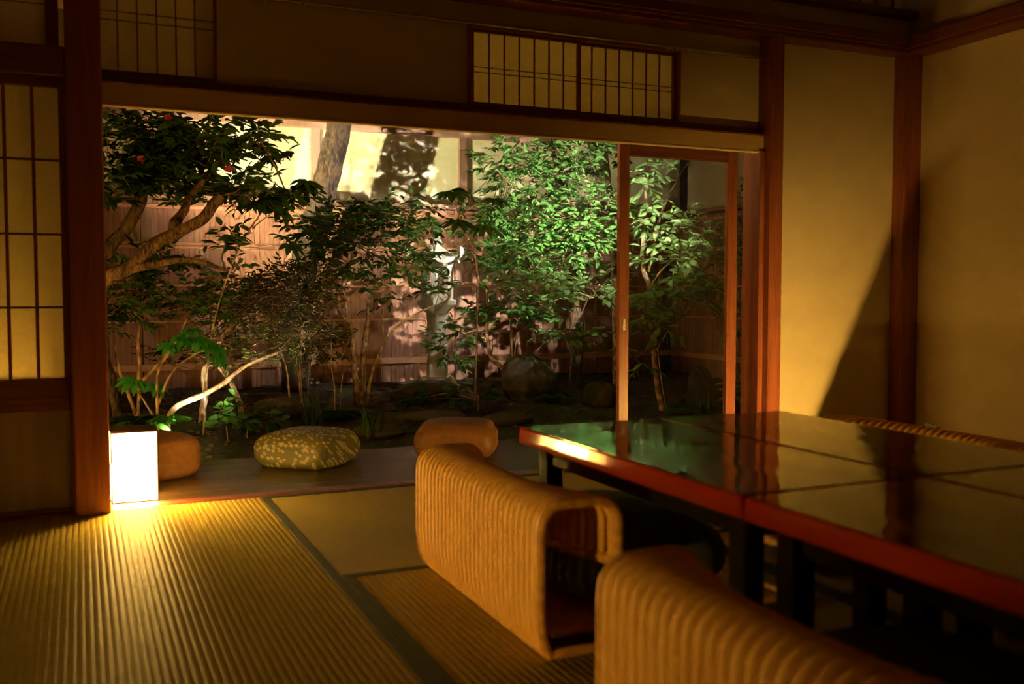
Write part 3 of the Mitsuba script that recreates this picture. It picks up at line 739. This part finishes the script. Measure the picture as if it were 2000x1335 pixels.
tree('multi_stem_shrub', 'rounded evergreen shrub on slim pale stems in the middle of the garden', 'shrub', [
    ([(2.10, 7.9, -.05), (2.07, 7.9, .38), (2.03, 7.85, .64), (1.94, 7.8, .90), (1.82, 7.75, 1.10), (1.75, 7.7, 1.34)], .026, .009),
    ([(2.14, 7.9, -.05), (2.19, 8.0, .42), (2.23, 8.0, .77), (2.21, 8.0, 1.07), (2.24, 8.0, 1.33), (2.27, 8.0, 1.55)], .026, .010),
    ([(2.15, 7.8, -.05), (2.18, 7.8, .16), (2.24, 7.8, .34), (2.35, 7.75, .56), (2.49, 7.7, .68), (2.68, 7.7, .77), (2.81, 7.7, .81)], .017, .006),
    ([(1.94, 7.8, .90), (1.98, 7.7, 1.06), (2.0, 7.6, 1.26), (2.02, 7.6, 1.47)], .014, .005),
    ([(2.31, 7.78, .49), (2.29, 7.8, .64), (2.30, 7.85, .77)], .010, .004),
    ([(2.03, 7.85, .64), (1.93, 7.8, .74), (1.86, 7.8, .92), (1.84, 7.8, 1.05)], .014, .006)],
    [(1.73, 7.7, 1.38, .30, .4, .20, 380), (2.16, 7.9, 1.53, .31, .4, .17, 340), (2.53, 7.8, 1.50, .32, .4, .21, 380), (2.06, 7.7, 1.27, .44, .4, .19, 480),
     (2.50, 7.7, 1.19, .27, .3, .17, 200), (2.38, 7.9, .94, .36, .3, .17, 130), (1.79, 7.6, 1.06, .21, .3, .16, 150), (2.79, 7.9, .94, .19, .3, .15, 90)],
    'mat_leaf_camellia', 'mat_stem', .072, 24, parts=110)
tree('azalea_thicket', 'brownish fine-leaved thicket with bare grey branches left of the middle shrub', 'shrub', [
    ([(.98, 6.9, -.1), (1.0, 6.9, .08), (.93, 6.9, .29), (.82, 6.8, .45), (.89, 6.8, .62), (.99, 6.8, .72)], .024, .008),
    ([(.46, 6.3, .0), (.51, 6.3, .17), (.71, 6.4, .25), (.85, 6.5, .31), (.99, 6.6, .40), (1.22, 6.7, .48)], .024, .010),
    ([(.72, 6.8, -.05), (.75, 6.8, .20), (.76, 6.9, .37), (.92, 7.0, .47), (1.07, 7.1, .49), (1.33, 7.3, .63)], .026, .010),
    ([(1.53, 7.4, -.1), (1.52, 7.4, .39), (1.54, 7.4, .62), (1.58, 7.4, .86)], .014, .005),
    ([(1.42, 7.3, -.1), (1.40, 7.3, .3), (1.32, 7.3, .55)], .010, .004)],
    [(1.46, 7.4, .90, .37, .5, .23, 1300), (1.06, 7.0, .79, .30, .4, .22, 700), (1.01, 6.9, .51, .41, .4, .18, 420), (1.56, 7.3, .59, .24, .4, .19, 300), (.60, 6.9, .48, .26, .3, .14, 130), (1.66, 7.55, .48, .26, .3, .28, 420)],
    'mat_leaf_brown', 'mat_stem', .046, 25, tpl=FINE, parts=40, twig=.15, mult=1.5)
# right-hand trees
tree('evergreen_tree', 'tall leafy evergreen with a straight mottled trunk left of the glass door', 'tree', [
    ([(4.31, 8.2, -.08), (4.32, 8.2, .36), (4.30, 8.2, .75), (4.28, 8.2, 1.14), (4.24, 8.2, 1.57), (4.13, 8.2, 2.0), (4.07, 8.2, 2.45)], .068, .035),
    ([(4.24, 8.2, 1.57), (3.77, 7.8, 1.67), (3.43, 7.6, 1.77), (3.20, 7.5, 1.92)], .018, .006),
    ([(4.28, 8.2, 1.14), (3.68, 7.6, 1.07), (3.30, 7.3, 1.02), (3.07, 7.2, 1.06)], .018, .005),
    ([(4.26, 8.2, 1.3), (4.1, 7.7, 1.45), (4.0, 7.4, 1.6)], .018, .006), ([(4.13, 8.2, 2.0), (3.8, 7.9, 2.05), (3.5, 7.7, 2.2)], .016, .005)],
    [(3.72, 7.8, 1.94, .48, .5, .27, 560), (4.02, 7.6, 2.11, .33, .4, .23, 280), (3.38, 7.7, 2.04, .28, .4, .18, 180), (3.63, 7.5, 1.51, .60, .5, .24, 620), (3.11, 7.5, 1.49, .27, .3, .21, 190),
     (4.07, 7.4, 1.56, .23, .4, .35, 300), (3.21, 7.2, 1.19, .39, .35, .17, 320), (3.82, 7.4, 1.25, .42, .35, .18, 300)],
    'mat_leaf_green', 'mat_bark', .070, 26, parts=160, mult=1.5)
tree('spreading_shrub', 'low branch layer of white-lit leaves in front of the mottled trunk', 'shrub', [
    ([(3.52, 7.9, .0), (3.52, 7.9, .17), (3.34, 7.9, .28), (3.28, 7.9, .49), (3.28, 7.9, .76), (3.28, 7.9, 1.03), (3.34, 7.9, 1.26), (3.47, 7.9, 1.53)], .021, .009),
    ([(3.28, 7.9, .86), (3.26, 7.4, .98), (3.3, 7.0, 1.02)], .012, .004), ([(3.3, 7.4, .98), (3.6, 7.1, .93), (3.85, 7.0, .85)], .010, .004)],
    [(3.25, 7.0, 1.02, .34, .3, .09, 210), (3.57, 7.0, .92, .26, .3, .10, 150), (4.07, 7.3, .94, .19, .3, .20, 110), (3.83, 7.4, .54, .32, .3, .10, 160)],
    'mat_leaf_pale', 'mat_stem', .070, 27, parts=110, tpl=ROUND)
tree('dark_low_shrub', 'dark green low shrub on two thin upright stems behind the rounded rock', 'shrub', [
    ([(3.53, 7.9, .0), (3.53, 7.9, .18), (3.51, 7.9, .53), (3.45, 7.8, .72)], .012, .006), ([(3.55, 7.9, .0), (3.54, 7.9, .18), (3.55, 7.9, .39), (3.57, 7.9, .53)], .011, .005)],
    [(3.38, 7.6, .76, .37, .3, .13, 260), (3.05, 8.05, .48, .25, .2, .25, 220), (3.77, 7.8, .76, .29, .3, .14, 150)], 'mat_leaf_green', 'mat_stem', .075, 28, parts=40)
tree('slim_tree', 'slim tree trunk partly hidden by the left stile of the glass door', 'tree', [
    ([(4.60, 7.9, -.08), (4.59, 7.9, .51), (4.57, 7.9, 1.04), (4.54, 7.9, 1.56), (4.48, 7.9, 2.03), (4.40, 7.9, 2.40)], .040, .028)],
    [(4.45, 7.9, 2.2, .3, .3, .2, 160), (4.6, 7.8, 1.0, .15, .2, .2, 40)], 'mat_leaf_camellia', 'mat_stem', .08, 29, parts=20)
tree('pale_stem_tree', 'young tree with a pale slender trunk seen through the glass door', 'tree', [
    ([(4.53, 7.0, -.2), (4.52, 7.0, -.1), (4.48, 7.0, .07), (4.44, 7.0, .37), (4.42, 7.0, .68), (4.39, 7.0, .94), (4.32, 7.0, 1.11), (4.36, 7.05, 1.41), (4.41, 7.1, 1.72), (4.44, 7.1, 2.07)], .030, .016),
    ([(4.39, 7.0, .94), (4.48, 6.9, 1.11), (4.67, 6.8, 1.28), (4.85, 6.7, 1.41)], .011, .004), ([(4.44, 7.0, .37), (4.47, 6.8, .60), (4.60, 6.7, .77), (4.79, 6.6, .94)], .009, .004),
    ([(4.38, 7.0, 1.07), (4.62, 7.2, 1.56), (4.96, 7.4, 1.96), (5.12, 7.4, 2.15)], .014, .006), ([(4.50, 6.9, -.15), (4.50, 6.9, -.1), (4.44, 6.9, .21), (4.39, 6.9, .55)], .007, .004)],
    [(4.56, 6.8, 1.45, .36, .4, .17, 200), (4.48, 6.6, 1.19, .39, .4, .17, 240), (4.37, 6.5, .90, .39, .4, .16, 230), (4.39, 7.0, 1.88, .18, .3, .21, 150), (4.29, 7.0, 1.54, .14, .3, .26, 110),
     (4.16, 6.7, .77, .20, .3, .25, 130), (4.64, 6.4, 1.02, .22, .3, .25, 140), (4.34, 6.6, .61, .22, .3, .12, 80), (4.01, 6.6, .37, .11, .2, .16, 40), (4.81, 6.3, 1.38, .09, .3, .37, 110), (4.72, 6.3, .61, .17, .2, .12, 40)],
    'mat_leaf_pale', 'mat_stem', .088, 30, parts=160)
tree('bamboo_grass', 'upright narrow-leaved plant beside the right post', 'plant', [
    ([(4.62, 6.0, -.2), (4.63, 6.0, .1), (4.66, 6.0, .4)], .005, .003), ([(4.56, 6.05, -.2), (4.55, 6.05, .1), (4.5, 6.0, .32)], .005, .003)],
    [(4.62, 6.0, .18, .09, .12, .18, 48), (4.50, 6.0, .12, .09, .1, .10, 24)], 'mat_leaf_pale', 'mat_stem', .10, 31, tpl=LONG, parts=60, per=6)

# ------------------------------------------------------------------ big-leaved plants, ferns, grasses
def palmate(size, lobes=7):
    ms = []
    for a in np.linspace(-1.9, 1.9, lobes):
        s = size * (.62 + .38 * math.cos(a * .62)) 
        v, f = leaf_template(.20, .10, .30)
        ms.append(move((v, f), rz=a, s=s))
    return join(ms)
PALM = palmate(1.0)
def fatsia(label, leaf, stems, leaves, seed):
    rng = np.random.default_rng(seed)
    k = thing('fatsia_plant', label, 'plant')
    for pts, r in stems: put('stem', tube(spline(np.array(pts), 14), np.linspace(r, r * .5, 14), 6), 'mat_stem', k, smooth=True)
    first = None
    for (x, y, z, s, dx, dy, tilt) in leaves:
        d = np.array([[dx, dy, -tilt]]); R = frames(d, np.array([[rng.normal(0, .2), -.35 + rng.normal(0, .2), 1]]))[0]
        M = np.eye(4); M[:3, :3] = R * s; M[:3, 3] = (x, y, z)
        if first is None:
            first = new_key(f'{k}__leaf'); scene[first] = {**mikit.ply(PALM, leaf, True), 'to_world': T(M)}
        else: again('leaf', first, T(M), k)
    return k
fatsia('fan-leaved plant with bright green leaves low behind the paper lantern', 'mat_leaf_bright',
       [([(.42, 6.25, -.1), (.41, 6.25, .25), (.44, 6.3, .45), (.62, 6.4, .62)], .012), ([(.41, 6.25, .2), (.52, 6.3, .42), (.74, 6.35, .56)], .010), ([(.41, 6.25, .1), (.30, 6.25, .3)], .009)],
       [(.56, 6.38, .62, .13, 1, -.3, .3), (.66, 6.38, .60, .14, .5, -.8, .4), (.74, 6.35, .56, .13, 1, -.5, .5), (.50, 6.34, .57, .10, -.5, -.7, .4), (.78, 6.38, .50, .12, .9, .2, .6), (.62, 6.3, .66, .10, .2, -1, .2), (.28, 6.3, .36, .12, -.6, -.7, .4), (.40, 6.3, .33, .11, .6, -.8, .6)], 41)
fatsia('dark fan-shaped leaves in front of the pale plaster wall', 'mat_leaf_dark',
       [([(.70, 6.5, -.1), (.76, 6.5, .6), (.92, 6.4, 1.15), (1.10, 6.2, 1.48)], .008), ([(1.0, 6.3, 1.3), (1.22, 6.3, 1.48), (1.38, 6.35, 1.60)], .005)],
       [(1.10, 6.2, 1.47, .17, .8, -.6, .2), (1.08, 6.2, 1.46, .17, -.9, -.4, .2), (1.10, 6.22, 1.49, .16, .2, .9, -.1), (1.14, 6.18, 1.42, .15, .9, -.2, .6), (1.38, 6.35, 1.60, .12, .8, -.5, .3), (1.36, 6.35, 1.62, .12, -.6, -.6, .2), (1.34, 6.36, 1.58, .11, .1, -.9, .6), (1.22, 6.22, 1.20, .13, .9, -.4, .5)], 42)
fatsia('tall fan-leaved plant on a reddish stem above the stone lantern', 'mat_leaf_green',
       [([(3.12, 7.8, -.05), (3.06, 7.6, .55), (2.86, 7.1, 1.10), (2.64, 6.85, 1.40), (2.50, 6.7, 1.62)], .011), ([(2.58, 6.8, 1.45), (2.72, 6.75, 1.55), (2.86, 6.7, 1.58)], .006), ([(2.66, 6.9, 1.25), (2.80, 6.8, 1.40)], .006)],
       [(2.50, 6.7, 1.62, .16, -.9, -.5, .1), (2.52, 6.7, 1.63, .15, .7, -.7, .2), (2.50, 6.72, 1.64, .14, .1, .9, .0), (2.60, 6.82, 1.42, .16, -.6, -.8, .3), (2.62, 6.82, 1.43, .15, .9, -.4, .3), (2.86, 6.7, 1.58, .14, .9, -.3, .1), (2.84, 6.7, 1.59, .13, -.2, -1, .2), (2.80, 6.8, 1.40, .16, .7, -.7, .4), (2.78, 6.8, 1.39, .13, -.8, -.4, .5)], 43)

def fern(label, x, y, z, n, ln, leaf, seed, rise=.8):
    rng = np.random.default_rng(seed)
    k = thing('fern', label, 'fern')
    for i in range(n):
        a = i * 2.4 + rng.uniform(-.3, .3); L = ln * rng.uniform(.75, 1.1); h = rise * rng.uniform(.7, 1.2)
        t = np.linspace(0, 1, 14)
        dirv = np.array([math.cos(a), math.sin(a), 0])
        p = np.array([x, y, z]) + dirv * (L * t)[:, None] + np.array([0, 0, 1]) * (L * (h * t - .75 * h * t**2 * 1.25))[:, None]
        tan = np.gradient(p, axis=0); side = np.cross(dirv, [0, 0, 1])
        ms = [tube(p, np.linspace(.003, .001, 14), 4, False)]
        P, D, Z = [], [], []
        for j in range(2, 27):
            tt = j / 27; q = np.array([np.interp(tt, t, p[:, c]) for c in range(3)]); g = np.array([np.interp(tt, t, tan[:, c]) for c in range(3)]); g /= np.linalg.norm(g)
            for s in (-1, 1):
                P.append(q); D.append(side * s + g * .45 + [0, 0, -.15]); Z.append(L * .30 * math.sin(math.pi * min(1, tt * .9 + .1)) ** .8 + .008)
        ms.append(scatter_mesh(LONG, frames(np.array(D), np.tile([0, 0, 1.0], (len(D), 1)) + rng.normal(0, .1, (len(D), 3))), np.array(P), np.array(Z)))
        put('frond', join(ms), leaf, k, smooth=True)
fern('white-lit fern right above the left garden spotlight', .46, 6.03, .13, 8, .16, 'mat_leaf_green', 51, .9)
fern('dark feathery fern beside the wooden post above the paper lantern', .21, 6.15, .05, 13, .26, 'mat_leaf_dark', 52, 1.3)
fern('small dark fern in front of the rounded rock', 3.70, 7.45, -.02, 9, .22, 'mat_leaf_dark', 53, 1.0)
fern('dark fern beside the standing rock behind the glass door', 4.55, 6.7, -.1, 9, .24, 'mat_leaf_green', 54, .9)
fern('fern at the foot of the multi-stemmed shrub', 1.75, 7.2, -.05, 8, .22, 'mat_leaf_dark', 55, .9)

def clump(name, label, x, y, n, ln, leaf, seed, spread=.12):
    rng = np.random.default_rng(seed); k = thing(name, label, 'plant'); z = float(ground_z(x, y))
    for i in range(n):
        a = rng.uniform(0, 2 * math.pi); L = ln * rng.uniform(.6, 1.15); b = rng.uniform(.12, .5)
        t = np.linspace(0, 1, 7)
        bx, by = x + rng.normal(0, spread * .35), y + rng.normal(0, spread * .35)
        p = np.column_stack([bx + math.cos(a) * b * L * t**1.6, by + math.sin(a) * b * L * t**1.6, z + L * (t - .35 * b * t**3)])
        w = .006 * (1 - t**2) + .0006; s = np.array([-math.sin(a), math.cos(a), 0])
        v = np.vstack([p + s * w[:, None], p - s * w[:, None]])
        f = [(j, j + 1, 8 + j) for j in range(6)] + [(j, 8 + j, 7 + j) for j in range(6)]
        put('blade', (v, np.array(f)), leaf, k, smooth=True)
clump('grass_clump', 'upright grass clump behind the olive blossom cushion', 1.50, 6.9, 22, .26, 'mat_leaf_green', 61)
clump('grass_clump', 'loose grass tuft beside the olive cushion, toward the middle shrub', 1.85, 6.6, 20, .26, 'mat_leaf_green', 62)
clump('grass_clump', 'grass tuft beside the standing rock', 4.62, 6.55, 18, .22, 'mat_leaf_green', 63)
tree('ground_plant', 'low green leafy plant on the soil between the lantern and the olive cushion', 'plant', [([(.98, 6.5, -.15), (.98, 6.5, .05)], .006, .004), ([(.86, 6.45, -.15), (.84, 6.42, .03)], .006, .004)],
     [(.99, 6.5, .10, .16, .15, .10, 64), (.80, 6.4, .08, .10, .1, .08, 32), (1.16, 6.6, .06, .10, .1, .08, 24)], 'mat_leaf_green', 'mat_stem', .075, 64, tpl=ROUND, parts=40, per=6, twig=.12)
tree('ground_plant', 'broad-leaved plant in the dark left of the rounded rock', 'plant', [([(2.95, 7.3, -.15), (2.95, 7.3, .05)], .006, .004)],
     [(2.95, 7.3, .05, .22, .2, .08, 60), (2.5, 7.5, .02, .22, .2, .06, 48)], 'mat_leaf_dark', 'mat_stem', .08, 65, tpl=ROUND, parts=20, per=6, twig=.12)
tree('seedling', 'thin forked bare seedling in front of the middle shrub', 'plant', [([(1.76, 7.3, -.1), (1.76, 7.3, .15), (1.74, 7.3, .30), (1.74, 7.3, .55)], .006, .003), ([(1.74, 7.3, .30), (1.83, 7.3, .42), (1.90, 7.35, .55)], .004, .002), ([(1.74, 7.3, .30), (1.66, 7.3, .42), (1.60, 7.3, .50)], .004, .002), ([(1.80, 7.3, -.1), (1.81, 7.3, .15), (1.84, 7.3, .34)], .005, .002)],
     [(1.75, 7.3, .60, .08, .08, .06, 14)], 'mat_leaf_camellia', 'mat_stem', .06, 66, parts=6)
tree('seedling', 'pair of thin straight stems left of the middle shrub', 'plant', [([(1.50, 7.3, -.1), (1.49, 7.3, .2), (1.47, 7.3, .40)], .006, .003), ([(1.54, 7.3, -.1), (1.56, 7.3, .2), (1.58, 7.35, .36)], .005, .002)],
     [(1.48, 7.3, .45, .08, .08, .06, 14)], 'mat_leaf_camellia', 'mat_stem', .06, 67, parts=6)
# three red camellia blossoms
cam = 'camellia_tree'
for (x, y, z) in ((.52, 6.45, 1.98), (.36, 6.5, 1.72), (.86, 6.3, 1.66)):
    ms = [move((leaf_template(.42, .2, -.3)), rz=a, s=.030) for a in np.arange(5) * 1.2566]
    v, f = join(ms); R = frames(np.array([[1, 0, 0.0]]), np.array([[0, -.8, .5]]))[0]
    put('blossom', (v @ R.T + [x, y, z], f), 'mat_petal', cam, smooth=True, label='small red blossom')

rng = np.random.default_rng(77)
n = 2600
px, py = rng.uniform(-.3, 5.4, n), rng.uniform(5.5, 9.1, n)
P = np.column_stack([px, py, ground_z(px, py) + .006])
aa = rng.uniform(0, 2 * math.pi, n)
k = put('fallen_leaves', scatter_mesh(ROUND, frames(np.column_stack([np.cos(aa), np.sin(aa), rng.normal(0, .15, n)]), np.column_stack([rng.normal(0, .25, n), rng.normal(0, .25, n), np.ones(n)])), P, rng.uniform(.03, .065, n)), 'mat_litter', smooth=True)
tag(k, 'brown fallen leaves scattered over the dark garden soil', 'fallen leaves', None, 'stuff')

# ------------------------------------------------------------------ rocks, stepping stones, stone lantern
def rock(name, label, cat, x, y, z, hx, hy, hz, seed, rough=.28, rz=0):
    k = thing(name, label, cat)
    m = trimesh.creation.icosphere(4, 1.0); v = m.vertices.copy()
    w = meshkit.fbm(v * 1.3 + seed, 4, seed) - .5; r = np.abs(meshkit.noise(v * 2.3 + seed, seed + 3) - .5)
    v = v * (1 + rough * 1.6 * w - rough * .5 * r)[:, None] + .02 * (meshkit.fbm(v * 9, 3, seed) - .5)[:, None] * v
    put('stone', move((v * [hx, hy, hz], m.faces), x, y, z, rz), 'mat_rock', k, smooth=True)
rock('rock', 'large rounded mossy rock left of the mottled trunk', 'rock', 3.62, 7.75, .10, .26, .24, .27, 4)
rock('rock', 'grey speckled rock at the right of the mottled trunk', 'rock', 4.12, 7.35, -.02, .17, .16, .15, 7)
rock('rock', 'upright standing rock behind the glass door', 'rock', 4.84, 6.9, .0, .12, .11, .27, 9)
rock('rock', 'flat lit rock under the fine-leaved thicket', 'rock', 1.30, 7.15, .02, .20, .15, .11, 12)
rock('rock', 'low dark rock beside the foot of the leaning tree', 'rock', 2.75, 8.0, .0, .30, .2, .13, 15)
for n, (x, y, s) in enumerate(((2.50, 7.15, .28), (3.05, 6.95, .26), (1.95, 6.75, .25))):
    rock('stepping_stone', ('flat stepping stone behind the orange cushion', 'flat stepping stone beyond the far corner of the tables', 'flat stepping stone behind the olive cushion')[n] if n != 0 else 'flat stepping stone in the dark soil left of the orange cushion', 'stepping stone', x, y, float(ground_z(x, y)) + .01, s, s * .75, .05, 20 + n, .18, n * .7)

k = thing('stone_lantern', 'pale stone garden lantern with upturned roof corners behind the middle shrub', 'stone lantern')
LX, LY = 2.985, 8.40
def prism(r0, r1, z0, z1, n=6, rot=.0, bev=.0):
    a = np.arange(n) * 2 * math.pi / n + rot
    v = np.vstack([np.column_stack([LX + r0 * np.cos(a), LY + r0 * np.sin(a), a * 0 + z0]), np.column_stack([LX + r1 * np.cos(a), LY + r1 * np.sin(a), a * 0 + z1])])
    h = trimesh.convex.convex_hull(v); return h.vertices, h.faces
put('base', join([prism(.22, .22, -.08, .04), prism(.20, .15, .04, .12)]), 'mat_stone', k)
pr = [(.10, .12), (.092, .30), (.088, .34), (.102, .36), (.102, .40), (.088, .42), (.092, .62), (.10, .70)]
lm = trimesh.creation.revolve(np.array([(0, .12)] + pr + [(0, .70)]), sections=24)
put('shaft', (lm.vertices + [LX, LY, 0], lm.faces), 'mat_stone', k, smooth=30)
put('platform', join([prism(.10, .19, .70, .78), prism(.19, .185, .78, .825), prism(.16, .16, .825, .845)]), 'mat_stone', k)
for i in range(6):
    a = i * math.pi / 3
    c, s = LX + .125 * math.cos(a), LY + .125 * math.sin(a)
    put('fire_box_post', move(box(-.024, .024, -.024, .024, .845, 1.165, .004), 0, 0, 0, a)[0] + [c, s, 0] if False else (move(box(-.026, .026, -.026, .026, .845, 1.165, .004), c, s, 0, a)), 'mat_stone', k)
put('fire_box_sill', prism(.135, .135, .845, .880), 'mat_stone', k)
put('fire_box_head', prism(.140, .150, 1.135, 1.175), 'mat_stone', k)
# roof: a hexagonal cap whose edges sag between upturned corners
nr, na = 9, 72
V = []
for i in range(nr):
    t = i / (nr - 1)
    for jn in range(na):
        a = jn * 2 * math.pi / na; h = math.cos(math.pi / 6) / math.cos((a % (math.pi / 3)) - math.pi / 6)
        c = abs(((a + math.pi / 6) % (math.pi / 3)) - math.pi / 6) / (math.pi / 6)   # 0 at a corner
        r = t * .24 * h
        z = 1.36 - .17 * t**.75 + .045 * t**3 * (1 - c)**2
        V.append((LX + r * math.cos(a), LY + r * math.sin(a), z))
top_ = np.array(V); bot = top_.copy(); tt = np.repeat(np.arange(nr) / (nr - 1), na)
bot[:, 2] = np.minimum(top_[:, 2] - .035, 1.17 + .02 * tt)
def grid(o):
    i, jn = np.meshgrid(np.arange(nr - 1), np.arange(na), indexing='ij'); kk = (jn + 1) % na
    return np.stack([i * na + jn, (i + 1) * na + jn, (i + 1) * na + kk, i * na + kk], -1).reshape(-1, 4) + o
F = np.vstack([grid(0), grid(nr * na)[:, ::-1]])
jn = np.arange(na); kk = (jn + 1) % na; e = (nr - 1) * na
F = np.vstack([F, np.stack([e + jn, e + jn + nr * na, e + kk + nr * na, e + kk], -1)])
put('roof', (np.vstack([top_, bot]), F), 'mat_stone', k, smooth=35)
for i in range(6):
    a = i * math.pi / 3
    p = np.array([(.19, 1.235), (.235, 1.215), (.270, 1.225), (.290, 1.255), (.285, 1.290), (.262, 1.297), (.254, 1.280)])
    p = spline(p, 18); q = np.column_stack([LX + p[:, 0] * math.cos(a), LY + p[:, 0] * math.sin(a), p[:, 1]])
    put('roof_curl', tube(q, np.linspace(.030, .012, 18), 8), 'mat_stone', k, smooth=True)
fm = trimesh.creation.revolve(np.array([(0, 1.34), (.05, 1.345), (.045, 1.37), (.03, 1.385), (.052, 1.42), (.055, 1.45), (.035, 1.49), (.0, 1.52)]), sections=20)
put('finial', (fm.vertices + [LX, LY, 0], fm.faces), 'mat_stone', k, smooth=30)

# ------------------------------------------------------------------ garden spotlights out of view: a lens deep in a round housing
def spotlight(label, pos, target, power, col, r=.030, deep=.05, mount='stake'):
    k = thing('unseen_spotlight', label, 'lamp')
    p, t = np.array(pos, float), np.array(target, float)
    d = (t - p) / np.linalg.norm(t - p)
    R = frames(d[None], np.array([[0, 0, 1.0]]))[0]
    a = np.linspace(0, 2 * math.pi, 25)[:-1]
    ring = lambda rr, x: np.column_stack([a * 0 + x, rr * np.cos(a), rr * np.sin(a)])
    prof = [(0, -.03), (r + .004, -.03), (r + .006, deep), (r, deep), (r, -.002), (0, -.002)]
    V = np.vstack([ring(max(rr, 1e-4), x) for rr, x in prof]); n = 24
    F = [(i * n + j, i * n + (j + 1) % n, (i + 1) * n + (j + 1) % n, (i + 1) * n + j) for i in range(5) for j in range(n)]
    put('housing', (V @ R.T + p, np.array(F)), 'mat_lacquer_black', k)
    V = np.vstack([[[0, 0, 0]], ring(r * .93, 0)]); F = np.array([(0, j + 1, (j + 1) % n + 1) for j in range(n)])
    key = new_key(f'{k}__lens'); scene[key] = mikit.ply((V @ R.T + p, F), 'mat_lamp', False, **emit(*(col * power)))
    g = float(ground_z(p[0], p[1]))
    if mount == 'wall': put('bracket', tube(np.array([[p[0], 4.41, p[2] - .1], [p[0], p[1] - .1, p[2] - .1], p - d * .02]), .006, 6), 'mat_lacquer_black', k)
    else: put('stake', tube(np.array([[p[0], p[1], g - .05], [p[0], p[1], (g + p[2]) / 2], p - d * .02]), .006, 6), 'mat_lacquer_black', k)
spotlight('left garden spotlight hidden behind the paper lantern', (.42, 5.92, .02), (1.30, 7.6, 1.45), SPOT_LEFT, SPOT_COL, deep=.07)
spotlight('unseen garden spotlight far left of the trunk, placed to light the fence and pale plaster wall', (-.50, 7.30, .90), (2.25, 9.5, 2.40), SPOT_SIDE, SPOT_COL, deep=.095)  # out of view, placed to light the back fence and plaster
spotlight('unseen spotlight on the outer side of the plaster wall, placed to light the evergreen', (4.30, 5.10, 1.45), (3.78, 7.5, 1.62), SPOT_WALL, SPOT_COOL, deep=.09, mount='wall')  # out of view behind the wall, lights the right-hand trees
spotlight('unseen small spotlight among the leaves, placed to light the stone lantern from the right', (3.46, 7.80, 1.46), (2.99, 8.40, 1.12), SPOT_STONE, SPOT_COOL, r=.016, deep=.03)  # unseen, placed to light the lantern roof and posts
